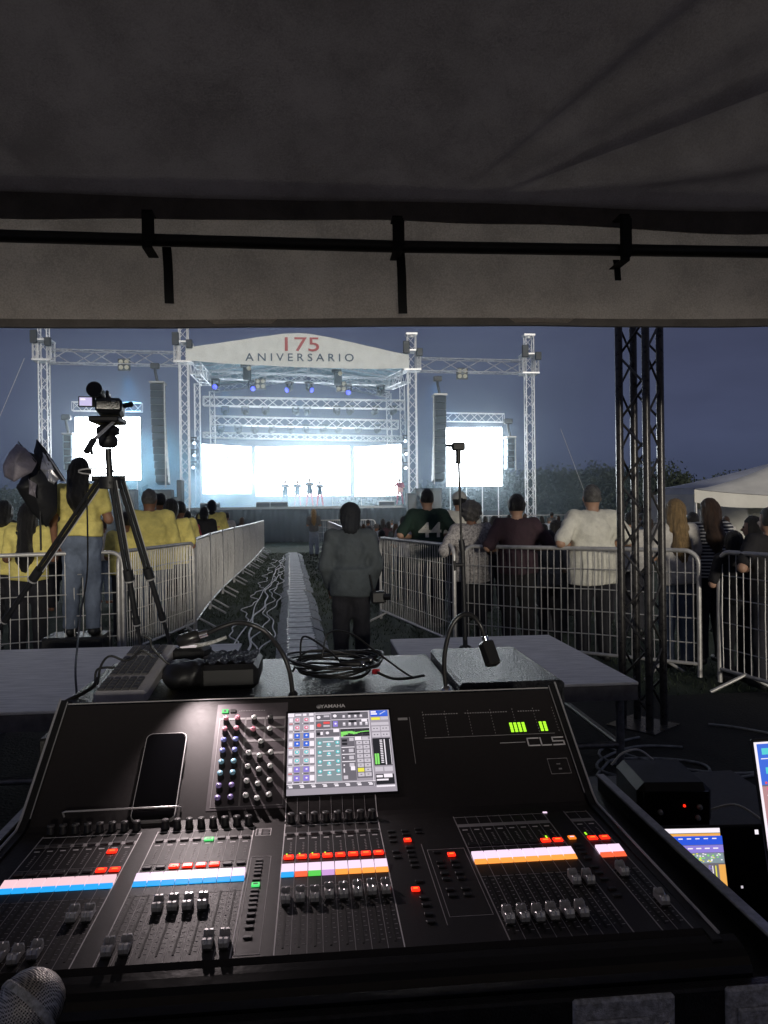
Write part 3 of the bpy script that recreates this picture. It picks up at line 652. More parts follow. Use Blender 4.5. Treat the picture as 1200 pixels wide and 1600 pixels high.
p1, p2 = onY(469, 539, 39.54), onY(469, 559, 39.54); text_mb(mb, '175', 'lettR', Tx(p1.x, p1.z), 1.02, 1.38, .004); 
text_mb(mb, 'A N I V E R S A R I O', 'lettB', Tx(p2.x, p2.z), .56, 1.10, .003)
mb.build('lettering', ban)
mb = MB()     # roof skin: two pitches running back, thin shell
for (xa, za, xb, zb_) in ((xl, zl-.08, xm, pk-.06), (xm, pk-.06, xr, zr-.08)):
    vs = []
    for dz in (0, -.03):
        for y in (-.38, 3, 7, 10.5):
            for k in range(9): t = k/8; vs.append((xa+(xb-xa)*t, y, za+(zb_-za)*t+dz-.06*math.sin(math.pi*t)-.05*y*0))
    fs = []
    for o in (0, 36):
        for j in range(3):
            for k in range(8): fs.append((o+j*9+k, o+j*9+k+1, o+(j+1)*9+k+1, o+(j+1)*9+k))
    for k in range(8): fs.append((k, k+1, 36+k+1, 36+k))
    mb.add(vs, fs, 'roofskin', True)
mb.build('canopy', rf)
for y in (-.15, 3.3, 6.8, 10.2):
    mb = MB(); box_truss(mb, (xl, y, zl-.45), (xm, y, pk-.42), .3, .35, .6, 'alu', .028, .016, 5); box_truss(mb, (xm, y, pk-.42), (xr, y, zr-.45), .3, .35, .6, 'alu', .028, .016, 5); mb.build('rafter', rf)
# interior trusses, deeper in
def tpx(label, pa, pb, Y, w=.45, h=.5, bay=.62, **k):
    a, b = onY(*pa, Y), onY(*pb, Y); return trussthing(label, a, b, w, h, bay, **k)
for q, (px0, px1) in enumerate(((322, 305), (606, 634))):
    a = onY(px1, 575 if q == 0 else 588, 40.3); b = onY(px0, 594 if q == 0 else 600, 43.5)
    trussthing(['short truss running back from the left roof tower', 'short truss running back from the right roof tower'][q], a, b, .5, .6, .5)
tpx('front lighting truss hung with blue lamps under the roof', (322, 585), (606, 597), 43.5, h=.4, bay=.5)
tpx('upper of the two parallel lighting trusses above the video wall', (318, 627), (632, 633), 45)
tpx('lower of the two parallel lighting trusses above the video wall', (330, 657), (622, 664), 46)
tpx('thin curved-looking truss right above the video wall', (318, 680), (628, 686), 47, h=.3, bay=.45)
for q, (px, ya, yb, Y) in enumerate(((331, 612, 700, 45.6), (607, 615, 700, 45.6), (308, 600, 790, 42), (628, 600, 690, 45.8))):
    a, b = onY(px, ya, Y), onY(px+2, yb, Y); b.z = 1.85 if q == 2 else b.z
    trussthing(['upright truss left of the video wall behind the lighting trusses', 'upright truss right of the centre between lighting trusses', 'slim upright truss just inside the left roof tower', 'slim upright truss at the right end of the lighting trusses'][q], b, a, .28, .28, .45, .02, .012, 'upright_truss')
# moving head lamps
def lampmesh(lens):
    mb = MB(); mb.box(-.17, .17, -.12, .12, -.06, 0, 'black', b=.01); mb.box(-.17, -.13, -.05, .05, -.34, -.06, 'black'); mb.box(.13, .17, -.05, .05, -.34, -.06, 'black')
    a = mb.mesh('base'); mb = MB(); T_ = Matrix.Translation((0, 0, -.30)) @ Matrix.Rotation(R(112), 4, 'X')
    mb.lathe([(.05, -.17), (.10, -.14), (.125, 0), (.12, .15), (.118, .16)], 'black', T_, 12); b = mb.mesh('head')
    mb = MB(); mb.lathe([(.001, .162), (.102, .163), (.102, .172), (.001, .18)], lens, T_, 12); c = mb.mesh('lens'); return a, b, c
LM = {k: lampmesh(k) for k in ('lampB', 'lampW', 'black')}
def lamp(label, p, kind, group, sc=1.3):
    t = thing('moving_head_lamp', label, 'stage lamp', p, RS.normal()*.5, group, sc)
    h = None
    for nm, me in zip(('base', 'head', 'lens'), LM[kind]):
        o = link(nm, me, h if nm == 'lens' else t)
        if nm == 'head': h = o
for i, (px, py, k) in enumerate(((337, 595, 'lampB'), (394, 598, 'lampB'), (452, 600, 'lampB'), (483, 600, 'lampB'), (543, 604, 'lampB'), (595, 605, 'black'))):
    lamp(['leftmost blue glowing stage lamp under the roof front', 'blue glowing stage lamp left of the centre under the roof front', 'left lamp of the middle pair glowing blue', 'right lamp of the middle pair glowing blue', 'blue glowing stage lamp right of the centre', 'dark unlit stage lamp at the right end of the front truss'][i], onY(px, py-3, 43.3), k, 'lamps on the front lighting truss')
rows = [(640, 45, [(352), (383), (415), (462), (480), (526), (547), (586), (615)], 'row'), (669, 46, [(345), (372), (398), (425), (455), (478), (505), (530), (560), (590)], 'row')]
for r_, (py, Y, xs_, _) in enumerate(rows):
    for i, px in enumerate(xs_): lamp('unlit stage lamp hanging from the %s parallel lighting truss' % ('upper', 'lower')[r_], onY(px, py-6, Y), 'black', 'lamps on the %s lighting truss' % ('upper', 'lower')[r_], 1.25)
for i, (px, py) in enumerate(((302, 683), (303, 702), (302, 721), (634, 680), (634, 700), (633, 722))): lamp('small white lamp clamped on the %s roof tower, %s of three' % (('left', 'right')[i//3], ('topmost', 'middle one', 'lowest')[i % 3]), onY(px, py, 40.7), 'lampW', 'lamps clamped on the roof towers', .9)
def blinder(label, p, lit):
    t = thing('blinder_light', label, 'blinder light', p, 0, 'four-lamp blinders')
    MB().box(-.30, .30, -.08, .10, -.30, .30, 'black', b=.02).build('housing', t)
    for x in (-.14, .14):
        for z in (-.14, .14): MB().lathe([(.001, 0), (.11, 0), (.11, .02), (.001, .03)], 'lampWdim' if lit else 'chrome', Matrix.Translation((x, -.085, z)) @ Matrix.Rotation(R(90), 4, 'X'), 12).build('bulb', t)
M['lampWdim'] = emat('lamp_warm_dim', (.8, .75, .55), .35)
for lb, px, py, Y in (('four-lamp blinder hanging under the left truss beam', 194, 570, 39.8), ('four-lamp blinder hanging under the right truss beam', 722, 584, 39.8), ('four-lamp blinder left of the centre on the front lighting truss', 407, 600, 43.1), ('four-lamp blinder right of the centre on the front lighting truss', 533, 604, 43.1)): blinder(lb, onY(px, py, Y), True)
for i, (px, py) in enumerate(((386, 581), (528, 589), (472, 575))):
    t = thing('hoist', ['dark chain hoist under the roof left of the lettering', 'dark chain hoist under the roof right of the lettering', 'pale ladder-like hoist frame under the middle of the roof'][i], 'chain hoist', onY(px, py, 42.8), 0, 'hoists under the stage roof')
    if i < 2:
        MB().box(-.22, .22, -.18, .18, -.45, .25, 'black', b=.05).build('motor', t); MB().box(-.35, .2, -.1, .1, .24, .42, 'black', b=.03).build('hook_block', t); MB().lathe([(.001, 0), (.12, 0), (.12, .1), (.001, .12)], 'lampWdim', Matrix.Translation((.12, -.2, .15)) @ Matrix.Rotation(R(90), 4, 'X'), 10).build('light', t)
    else: mb = MB(); box_truss(mb, (-.35, 0, -.35), (-.35, 0, .45), .1, .1, .2, 'alu', .02, .012, 4); box_truss(mb, (.35, 0, -.35), (.35, 0, .45), .1, .1, .2, 'alu', .02, .012, 4); [mb.tube([(-.35, 0, z), (.35, 0, z)], .02, 'alu', 4) for z in (-.3, -.1, .1, .3)]; mb.build('frame', t)
# video walls
def vwall(label, p0, p1, Y0, Y1=None, z0=None, group='video walls', rows=4, cols=4):
    a = onY(*p0, Y0); b = onY(*p1, Y1 or Y0); d = Vector((b.x-a.x, b.y-a.y, 0)); ln = d.length; hgt = a.z-b.z
    t = thing('video_wall', label, 'video wall', (a.x, a.y, b.z), math.atan2(d.y, d.x), group)
    mb = MB(); mb.box(0, ln, .0, .02, 0, hgt, 'wall'); sc_ = mb.build('screen', t)
    MB().box(-.05, ln+.05, .024, .22, -.05, hgt+.05, 'skirt', b=.01).build('cabinet', t)
    return t, ln, hgt, sc_
v1 = vwall('square side screen left of the stage, behind the tripod camera', (117, 652), (220, 750), 40.5)
v2 = vwall('square side screen right of the stage, glowing white', (697, 668), (785, 759), 40.5)
v3 = vwall('left wing of the white stage video wall', (316, 694), (393, 772), 44.5, 46.5)
v4 = vwall('wide middle section of the white stage video wall', (399, 698), (547, 774), 46.8)
v5 = vwall('right wing of the white stage video wall', (554, 699), (627, 774), 46.6, 44.6)
# faint street-lamp picture shown on the screens
def lampost(t, x, z, s2, fl=1):
    mb = MB(); f = lambda a, b: (x+a*s2*fl, -.012, z+b*s2)
    pts = [f(0, 0), f(.12, .35), f(.5, .52), f(.95, .5), f(1.15, .2), f(1.2, -.1)]
    mb.tube(spline(pts, 5), .055, 'wallx', 4); mb.add([f(-.22, -.18), f(.22, -.18), f(.10, .05), f(-.08, .05)], [(0, 1, 2, 3)], 'wallx'); mb.build('picture', t)
lampost(v3[0], 1.6, 2.2, .8); lampost(v5[0], 2.6, 2.0, .8, 1)
for (v, l) in ((v1, 'left'), (v2, 'right')):
    t = v[0]; p = Vector(t.location); mb = MB(); a = p+Vector((-.1, 0, v[2]+.55)); b = p+Vector((v[1]+.1, 0, v[2]+.50)); trussthing('short truss holding the %s side screen' % l, a, b, .35, .45, .45, .022, .014)
    s_ = thing('screen_stand', 'dark support frame below the %s side screen' % l, 'stand', (p.x, p.y, 0), 0, 'stands under the side screens')
    for k in range(4): mb = MB(); x = .2+(v[1]-.4)*k/3; mb.tube([(x, .1, 0), (x, .1, p.z)], .03, 'alu', 6); mb.build('post', s_)
    MB().box(0, v[1], .15, .6, .3, 1.5, 'skirt', b=.02).build('case', s_)
# line arrays
def array(label, pts, Y, w, hgt, m='black', lean=1):
    p = onY(*pts[0], Y); t = thing('line_array', label, 'speaker array', p, 0, 'speaker arrays beside the stage')
    nb = max(5, round(hgt/.36)); z = 0; x = 0
    for k in range(nb):
        a = R(-1.1*k*.8); mb = MB(); hh = hgt/nb; y = .02*k*k*.3
        T_ = Matrix.Translation((0, y, z-hh/2)) @ Matrix.Rotation(a, 4, 'X'); mb.box(-w/2, w/2, -.25, .45, -hh/2+.012, hh/2-.012, m, T_, .02)
        mb.box(-w/2+.05, w/2-.05, -.262, -.252, -hh/2+.03, hh/2-.03, 'skirt', T_); mb.build('cabinet', t); z -= hh
    mb = MB(); mb.box(-w/2-.05, w/2+.05, -.3, .6, .02, .10, 'steel'); mb.tube([(0, 0, .1), (-.1, 0, .6), (-.12, 0, .9)], .07, 'black', 8); mb.box(-.32, .12, -.15, .15, .75, 1.02, 'black', b=.04); mb.build('rigging', t)
    mb = MB(); mb.tube([(w/2*lean+.04*lean, -.1, .1), (w/2*lean+.05*lean, -.1, -hgt*1.05)], .028, 'galv', 6); mb.build('cable_strip', t)
array('tall black speaker array between the left side screen and the roof tower', [(246, 600)], 39, .62, 4.9)
array('tall black speaker array between the right roof tower and the right side screen', [(687, 619)], 39, .60, 4.3, lean=-1)
M['arr'] = mat('pale_speaker', (.22, .30, .38), .5, noise=.3, nscale=3)
array('short pale speaker array beside the left edge of the left side screen', [(107, 680)], 39.5, .42, 1.75, 'arr')
array('short speaker array beside the right edge of the right side screen', [(797, 685)], 39.5, .42, 1.6, 'arr')
# ground-level backline on both sides
for i, (px, py, w_, h_) in enumerate(((252, 775, 1.0, .8), (266, 785, .9, .7), (280, 770, .25, 1.6), (655, 785, 1.2, 1.2), (670, 775, 1.4, 1.0), (160, 785, 1.2, 1.8), (195, 785, 1.0, 1.6))):
    p = onY(px, py, 39); t = thing('speaker_cabinet', ['black road cabinet stacked beside the left speaker array', 'low black cabinet left of the stage edge', 'slim blue-lit column speaker at the left stage edge', 'black cabinet right of the stage edge', 'wide black cabinet under the right speaker array', 'dark cabinet below the left side screen, left one', 'dark cabinet below the left side screen, right one'][i], 'cabinet', (p.x, 39, 0), 0, 'cabinets beside the stage')
    MB().box(-w_/2, w_/2, 0, .8, 0, p.z+h_*.4, 'skirt', b=.03).build('body', t); MB().box(-w_/2+.05, w_/2-.05, -.02, -.002, .1, p.z+h_*.4-.1, 'black').build('grille', t)
# performers
for i, px in enumerate((446, 465, 484, 500)):
    p = onY(px, 790, 43.2); person(['performer at the left end of the row, in pale trousers', 'second performer from the left, blue top and pink tights', 'third performer from the left, blue top and pink tights', 'performer at the right end of the row, pink tights'][i], (p.x, 43.2, 1.84), math.pi+RS.normal()*.2, top='skirtk', bottom='tights' if i else 'paleb', hair='tail', skin='skin2', pose='dance', w=.82, group='performers dancing on the stage', h=.024, sc=(.86, .86, .92, .84)[i], seed=i, hem=.80, sleeve=.3)
p = onY(625, 793, 42); g_ = person('guitarist in a dark outfit at the right edge of the stage', (p.x, 42, 1.84), math.pi, top='red', bottom='tights', skin='skin2', pose='guitar', w=.95, group='performers dancing on the stage', h=.024, sc=.86)
t = thing('electric_guitar', 'red electric guitar held by the guitarist', 'guitar', (p.x, 41.72, 2.72), R(0), sc=.9)
M['gtr'] = mat('red_lacquer', (.45, .05, .06), .25)
mb = MB(); mb.prism([(-.19, -.12), (-.05, -.15), (.10, -.12), (.17, -.14), (.16, .12), (.06, .09), (-.05, .13), (-.19, .10)], -.02, .02, 'gtr', 1); mb.build('body', t)
mb = MB(); mb.box(-.75, -.15, -.03, -.015, -.022, .022, 'brown'); mb.box(-.92, -.75, -.03, -.015, -.04, .04, 'brown'); o = mb.build('neck', t); o.rotation_euler = (0, R(12), 0)
for i, (px, w_) in enumerate(((565, .0), (612, .02), (520, 0))):
    p = onY(px, 793, 42.6); t = thing('microphone_stand', ['thin microphone stand right of the performers', 'microphone stand beside the guitarist', 'faint microphone stand behind the rightmost dancer'][i], 'microphone stand', (p.x, 42.6, 1.84), 0, 'microphone stands on the stage')
    mb = MB(); mb.tube([(0, 0, 0), (0, 0, 1.05)], .014, 'galv', 6); mb.build('pole', t); MB().lathe([(.001, 0), (.16, 0), (.15, .02), (.001, .03)], 'black', None, 10).build('base', t); mb = MB(); mb.tube([(0, 0, 1.05), (0, -.12, 1.12)], [.012, .024], 'black', 6); mb.build('microphone', t)
for i, (px, w_) in enumerate(((436, .45), (411, .35), (328, .5), (604, .4))):
    p = onY(px, 791, 40.6); t = thing('stage_monitor', ['long low black monitor wedge at the stage edge left of the dancers', 'small black monitor wedge near the smoke', 'black monitor wedge at the left corner of the deck', 'black monitor wedge near the guitarist'][i], 'monitor wedge', (p.x, 40.7, 1.84), 0, 'monitor wedges on the stage')
    MB().prism([(-.2, 0), (.2, 0), (.2, .12), (.0, .26), (-.2, .2)], -w_, w_, 'black').build('body', t); MB().box(-w_+.04, w_-.04, -.215, -.203, .03, .18, 'skirt').build('grille', t)
# stage smoke drifting out of the left of the deck, lit by the screens and a cyan stage lamp
def volume(name, dens, col, an=.3, noise=None):
    m = bpy.data.materials.new(name); m.use_nodes = True; N, L = m.node_tree.nodes, m.node_tree.links; N.remove(N['Principled BSDF'])
    v = N.new('ShaderNodeVolumePrincipled'); v.inputs['Color'].default_value = (*col, 1); v.inputs['Density'].default_value = dens; v.inputs['Anisotropy'].default_value = an
    L.new(v.outputs[0], N['Material Output'].inputs['Volume'])
    if noise:
        t = N.new('ShaderNodeTexCoord'); n = N.new('ShaderNodeTexNoise'); n.inputs['Scale'].default_value = noise; n.inputs['Detail'].default_value = 3
        g2 = N.new('ShaderNodeTexGradient'); g2.gradient_type = 'SPHERICAL'; q = N.new('ShaderNodeMath'); q.operation = 'MULTIPLY'; q2 = N.new('ShaderNodeMath'); q2.operation = 'MULTIPLY'; q2.inputs[1].default_value = dens
        rr = N.new('ShaderNodeMapRange'); rr.inputs[1].default_value = .38; rr.inputs[2].default_value = .7
        L.new(t.outputs['Object'], n.inputs['Vector']); L.new(t.outputs['Object'], g2.inputs['Vector']); L.new(n.outputs['Fac'], rr.inputs[0]); L.new(rr.outputs[0], q.inputs[0]); L.new(g2.outputs['Fac'], q.inputs[1]); L.new(q.outputs[0], q2.inputs[0]); L.new(q2.outputs[0], v.inputs['Density'])
    return m
SMOKE = True
if SMOKE:
    mb = MB(); mb.box(-1, 1, -1, 1, -1, 1, volume('smoke_air', 2.6, (.75, .92, 1), .2, 2.2))
    o = mb.build('stage_smoke_glow'); o.location = (-4.6, 42.2, 2.0); o.scale = (5.0, 2.4, 2.0); tag(o, 'pale cyan smoke drifting over the left of the stage deck', 'smoke', kind='stuff')
    mb = MB(); mb.box(-1, 1, -1, 1, -1, 1, volume('side_glow_air', .75, (.45, .82, 1), .2, 1.8))  # added volume that makes the cyan glow beside the left side screen
    o = mb.build('stage_smoke_glow'); o.location = (-8.2, 40.6, 3.6); o.scale = (3.0, 2.0, 3.4); tag(o, 'smoke volume added for the cyan glow between the left side screen and the roof tower', 'smoke', kind='stuff')
    for i_, (p_, q_, dn, nz_, lb_) in enumerate((((-.7, 44.2, 4.2), (8.6, 3.6, 4.6), .16, 1.3, 'smoke volume added for the glow in front of the stage video wall'), ((8.6, 40.2, 4.4), (3.6, 1.6, 3.6), .34, 1.6, 'smoke volume added for the glow around the right side screen'))):  # added volumes that imitate the bloom around the bright screens
        mb = MB(); mb.box(-1, 1, -1, 1, -1, 1, volume('screen_glow_air', dn, (.75, .92, 1), .35, nz_)); o = mb.build('stage_smoke_glow'); o.location = p_; o.scale = q_; tag(o, lb_, 'smoke', kind='stuff')
    mb = MB(); mb.box(-19, 17, 33.5, 48.9, -1, 12.2, volume('haze_air', .016, (.72, .88, 1), .45)); tag(mb.build('haze'), 'thin bluish haze hanging around the lit stage', 'haze', kind='stuff')  # thin haze, also there to spread a glow around the screens
for (x, y, z, c, e_, tx, ty, tz, sp_) in ((-4.6, 41.6, 8.3, (.10, .55, 1), 1800, -5.0, 43, 2, 60), (-9.5, 41, 8.8, (.15, .55, 1), 1600, -8.6, 40, 0, 70), (-.6, 40.6, 8.2, (.45, .70, 1), 2600, -.6, 43.2, 2.4, 50), (6.6, 41, 8.6, (.15, .5, 1), 900, 6.8, 40, 0, 70)):
    l = bpy.data.lights.new('stage_spot', 'SPOT'); l.energy = e_; l.color = c; l.spot_size = R(sp_); l.spot_blend = .8; l.shadow_soft_size = .2
    o = bpy.data.objects.new('stage_spot', l); COL.objects.link(o); o.location = (x, y, z); o.rotation_euler = (Vector((tx, ty, tz))-Vector((x, y, z))).to_track_quat('-Z', 'Y').to_euler()
# guy wires
for i, (a, b) in enumerate((((0, 650), (38, 560)), ((876, 670), (925, 800)))):
    A_, B_ = onY(*a, 38), onY(*b, 39); 
    if i == 0: A_ = A_+(A_-B_)*.9
    tag(MB().tube([A_, B_], .018, 'galv', 4).build('guy_wire'), ['thin pale guy wire running down left of the far left tower', 'thin pale guy wire right of the far right tower'][i], 'guy wire', 'guy wires of the stage')
# ------------------------------------------------------------------ white tents at right
def marquee(label, X0, X1, Y0, Y1, ze, zp, m, wall=True, sag=.1, wm='whitetent', rz=-31):
    t = thing('marquee', label, 'tent', (X0, Y0, 0), R(rz), 'white tents behind the crowd'); w_, d_ = X1-X0, Y1-Y0; n = 24; vs = []
    for j in range(n+1):
        for i in range(n+1):
            u, v = i/n, j/n; k = min(1, 2*min(u, 1-u, v, 1-v)); e_ = 4*u*(1-u) if min(v, 1-v) < min(u, 1-u) else 4*v*(1-v)
            vs.append((w_*u, d_*v, ze-sag*e_*(1-k)+(zp-ze)*(k**1.15)))
    MB().add(vs, [(j*(n+1)+i, j*(n+1)+i+1, (j+1)*(n+1)+i+1, (j+1)*(n+1)+i) for j in range(n) for i in range(n)], m, True).build('roof', t)
    mb = MB(); N2 = 40; vs = []
    for k in range(N2+1): u = k/N2; z = ze-sag*4*u*(1-u); vs += [(w_*u, -.01, z-.01), (w_*u, -.01+.02*math.sin(k), z-.32-.03*math.sin(u*math.pi*5))]
    mb.add(vs, [(2*k, 2*k+1, 2*k+3, 2*k+2) for k in range(N2)], m, True); vs = []
    for k in range(N2+1): u = k/N2; z = ze-sag*4*u*(1-u); vs += [(-.01, d_*u, z-.01), (-.01, d_*u, z-.32)]
    mb.add(vs, [(2*k, 2*k+1, 2*k+3, 2*k+2) for k in range(N2)], m, True); mb.build('valance', t)
    for x in (0.03, w_-.03):
        for y in (.05, d_-.05): mb = MB(); mb.tube([(x, y, 0), (x, y, ze-.02)], .03, 'galv', 8); mb.build('pole', t)
    if wall: MB().box(.02, w_-.02, d_-.03, d_, 0, ze-.15, wm).build('wall', t)
    return t
marquee('cream white peaked tent at the right edge behind the striped woman', 9.30, 15.8, 18, 24.5, 2.02, 3.45, 'whitetent', sag=.24, wall=False)
marquee('larger grey-blue tent with a white wall behind the cream tent', 12.2, 24, 26, 35, 2.25, 3.9, 'greytent', sag=.05)
MB_ = MB().box(0, 3.2, 0, .04, 0, 2.0, 'whitetent'); o = MB_.build('canvas_wall'); o.location = (11.2, 25.2, 0); o.rotation_euler = (0, 0, R(-31)); tag(o, 'white canvas side wall left of the cream tent', 'tent wall')
# ------------------------------------------------------------------ dark trees behind
def tree(label, x, y, hgt, wd, seed, group='trees in the dark treeline'):
    rs = np.random.RandomState(seed); t = thing('tree', label, 'tree', (x, y, 0), 0, group)
    mb = MB(); mb.tube([(0, 0, 0), (.1, 0, hgt*.25), (-.1, .1, hgt*.55)], [.28, .22, .10], 'bark', 8)
    for k in range(5): a = rs.rand()*6.28; mb.tube([(0, 0, hgt*.28), (math.cos(a)*wd*.25, math.sin(a)*wd*.25, hgt*.55)], [.12, .04], 'bark', 5)
    mb.build('trunk', t)
    cl = [(np.array([rs.normal()*wd*.24, rs.normal()*wd*.24, hgt*(.42+.42*rs.rand())]), wd*(.14+.12*rs.rand())) for _ in range(16)]
    vs = []; k = 0
    for c, r_ in cl:
        n = 420; q = rs.normal(size=(n, 3)); q /= np.linalg.norm(q, axis=1)[:, None]; q = c+q*(r_*(.55+.5*rs.rand(n)))[:, None]
        for p in q:
            a, b = rs.normal(size=3), rs.normal(size=3); a *= .11/np.linalg.norm(a)*(.7+rs.rand()); b *= .11/np.linalg.norm(b); vs += [tuple(p-a), tuple(p+b), tuple(p+a), tuple(p-b)]
    mb = MB(); mb.add(vs, [(4*i, 4*i+1, 4*i+2, 4*i+3) for i in range(len(vs)//4)], 'leaf'); mb.build('crown', t); return t
tl = [(780, 752, 8), (806, 748, 9), (832, 744, 9), (858, 745, 8), (884, 742, 9), (906, 735, 8), (930, 742, 9), (955, 740, 9), (985, 744, 9), (1015, 738, 10), (1040, 744, 9), (1165, 742, 9), (740, 765, 9), (665, 775, 8), (12, 776, 8), (40, 782, 8), (-20, 770, 9), (90, 780, 8), (180, 778, 8), (240, 775, 8), (600, 778, 8)]
nm_ = ['beyond the right end of the stage', 'far left of the stage']
for i, (px, py, w_) in enumerate(tl):
    Y = 62+(i % 3)*5; p = onY(px, py+10, Y); tree('dark tree in the treeline %s' % (nm_[0] if px > 500 else nm_[1]), p.x, Y, max(2.5, p.z)*1.07, w_, 100+i, 'dark trees %s' % nm_[0 if px > 500 else 1])
# ------------------------------------------------------------------ the mixing desk
def FP(x, y, h=0): return Vector((x, y, 1.035+h))
AX, SL = Vector((0, 1.425, 1.04)), Vector((0, .225, .16)).normalized()
NO = Vector((0, -SL.z, SL.y))
def UP(u, v, h=0): return AX+SL*v+NO*h+Vector((u, 0, 0))
desk = thing('mixing_console', 'large black digital mixing console with lit faders and touchscreen, lettered YAMAHA and CL5', 'mixing desk', (0, 0, 0))
prof = [(.915, .97), (.925, .995), (.945, 1.012), (.975, 1.0295), (.985, 1.035), (1.39, 1.035), (1.412, 1.0365), (1.425, 1.04), (1.65, 1.2), (1.662, 1.195), (1.675, 1.17), (1.675, .97)]
mb = MB(); mb.prism(prof[3:-1]+[(1.675, .99), (.975, .99)], -.513, .513, 'panel'); mb.build('body', desk)
mb = MB(); pr = [(.927, .972), (.9280, 1.006), (.931, 1.015), (.937, 1.0225), (.946, 1.0275), (.960, 1.0300), (.974, 1.0312), (.974, .972)]; mb.prism(pr, -.55, .55, 'palm'); mb.build('palm_rest', desk)
for s_ in (-1, 1):
    mb = MB(); sp_ = [(.96, 1.033), (1.405, 1.040), (1.428, 1.050), (1.655, 1.212), (1.690, 1.20), (1.69, .98), (.96, .98)]; mb.prism(sp_, *(sorted((s_*.5145, s_*.528))), 'black'); mb.build('side_cheek', desk)
    mb = MB(); mb.tube([(s_*.5275, .97, 1.036), (s_*.5275, 1.405, 1.043), (s_*.5275, 1.428, 1.053), (s_*.5275, 1.655, 1.215)], .0022, 'trim', 5); mb.tube([(s_*.514, 1.435, 1.052), (s_*.514, 1.655, 1.208)], .0012, 'trim', 5); mb.build('edge_trim', desk)
mb = MB(); mb.tube([(-.513, 1.656, 1.203), (.513, 1.656, 1.203)], .0013, 'trim', 5); mb.build('edge_trim', desk)
def pb(mb, F, x0, x1, y0, y1, h, m, h0=0, b=0): return mb.box(x0, x1, y0, y1, h0, h, m, F, b)
P = .0210; BAYS = {'A': (-.4765, 8), 'B': (-.2795, 8), 'C': (-.0565, 8), 'R': (.2500, 8), 'M': (.4580, 2)}
YR = 1.249; YL0, YL1 = 1.1995, 1.2215
# printing
pr_ = MB(); ln = lambda a, b, y0, y1, m='print', w=.0009: pb(pr_, FP, a-w/2, a+w/2, y0, y1, .0004, m)
hl = lambda y, a, b, m='print', w=.0010: pb(pr_, FP, a, b, y-w/2, y+w/2, .0004, m)
for k, (x0, n) in BAYS.items():
    x1 = x0+n*P; dim = 'print' if k in 'ABC' else 'print2'
    for i in range(n+1):
        big = i in (0, n)
        ln(x0+i*P, 0, .985, 1.392 if k != 'C' else 1.405, dim if big else 'print2', .0016 if big else .0007)
    hl(1.388, x0, x1, dim)
    pb(pr_, FP, x0+.001, x1-.001, 1.345, 1.357, .0003, 'print2'); hl(1.262, x0, x1, 'print2', .0006)
    hl(1.160, x0, x1, 'print2', .0006)
    for i in range(n):
        c = x0+(i+.5)*P
        for q in range(7): pb(pr_, FP, c+.0005+.0006*(q % 2), c+.0038, 1.279+q*.006, 1.2805+q*.006, .0004, 'print2')
        pb(pr_, FP, c-.005, c+.004, 1.331, 1.334, .0004, 'print')
        for q in range(13):
            y = 1.006+q*.0118; pb(pr_, FP, c+.0032, c+.0062+(.0015 if q % 3 == 0 else 0), y, y+.0009, .0004, 'print2'); pb(pr_, FP, c-.0072, c-.0050, y+.003, y+.0038, .0004, 'print2')
for i in range(9):   # strips of the centre bay run on up to the touchscreen
    x = BAYS['C'][0]+i*P; w = .0016 if i in (0, 8) else .0007
    pb(pr_, UP, x-w/2, x+w/2, .001, .0375, .0005, 'print' if i in (0, 8) else 'print2')
    mbv = [(x-w/2, 1.405, 1.0369), (x+w/2, 1.405, 1.0369), (x+w/2, 1.425, 1.0408), (x-w/2, 1.425, 1.0408)]; pr_.add(mbv, [(0, 1, 2, 3)], 'print' if i in (0, 8) else 'print2')
def frame_(F, x0, x1, y0, y1, m, w=.001, h=.0005):
    pb(pr_, F, x0, x1, y0, y0+w, h, m); pb(pr_, F, x0, x1, y1-w, y1, h, m); pb(pr_, F, x0, x0+w, y0+w, y1-w, h, m); pb(pr_, F, x1-w, x1, y0+w, y1-w, h, m)
frame_(FP, -.107, -.080, 1.352, 1.382, 'print'); 
for q in range(4): pb(pr_, FP, -.102, -.097, 1.357+q*.006, 1.360+q*.006, .0005, 'print'); pb(pr_, FP, -.094, -.084+.002*(q % 2), 1.357+q*.006, 1.3585+q*.006, .0005, 'print2')
frame_(FP, -.1075, -.0745, .990, 1.270, 'print2')
frame_(UP, .462, .503, .062, .098, 'print2', .0008); pb(pr_, UP, .478, .486, .084, .0855, .0005, 'print2'); pb(pr_, UP, .480, .486, .072, .075, .0005, 'print2')
for a, b in ((.17, .25), (.19, .19), ): pass
frame_(FP, .182, .244, 1.05, 1.262, 'print2', .0007)
ln(.1755, 0, 1.03, 1.285, 'print2', .001)
# meter bridge ticks on the upper right
for x in (.225, .272, .322, .370, .418, .463, .505):
    for q in range(9): pb(pr_, UP, x, x+.0012, .165+q*.0075, .1675+q*.0075, .0005, 'print2')
pb(pr_, UP, .222, .495, .1595, .1603, .0005, 'print2'); pb(pr_, UP, .375, .428, .140, .1408, .0005, 'print'); pb(pr_, UP, .196, .197, .10, .215, .0005, 'print2')
for x0_, x1_ in ((.225, .300), (.315, .405), (.43, .475)):
    q = x0_
    while q < x1_: pb(pr_, UP, q, q+.003, .219, .221, .0005, 'print2'); q += .0055
pb(pr_, UP, .172, .192, .208, .214, .0005, 'print2')
TU = lambda u, v, h=.0008: Matrix(((1, 0, 0, u), (0, SL.y, NO.y, 0), (0, SL.z, NO.z, 0), (0, 0, 0, 1))) if False else Matrix.Translation(UP(u, v, h)) @ Matrix(((1, 0, 0, 0), (0, SL.y, NO.y, 0), (0, SL.z, NO.z, 0), (0, 0, 0, 1)))
text_mb(pr_, 'YAMAHA', 'print', TU(.037, .251), .0125, 1.02, .0003)
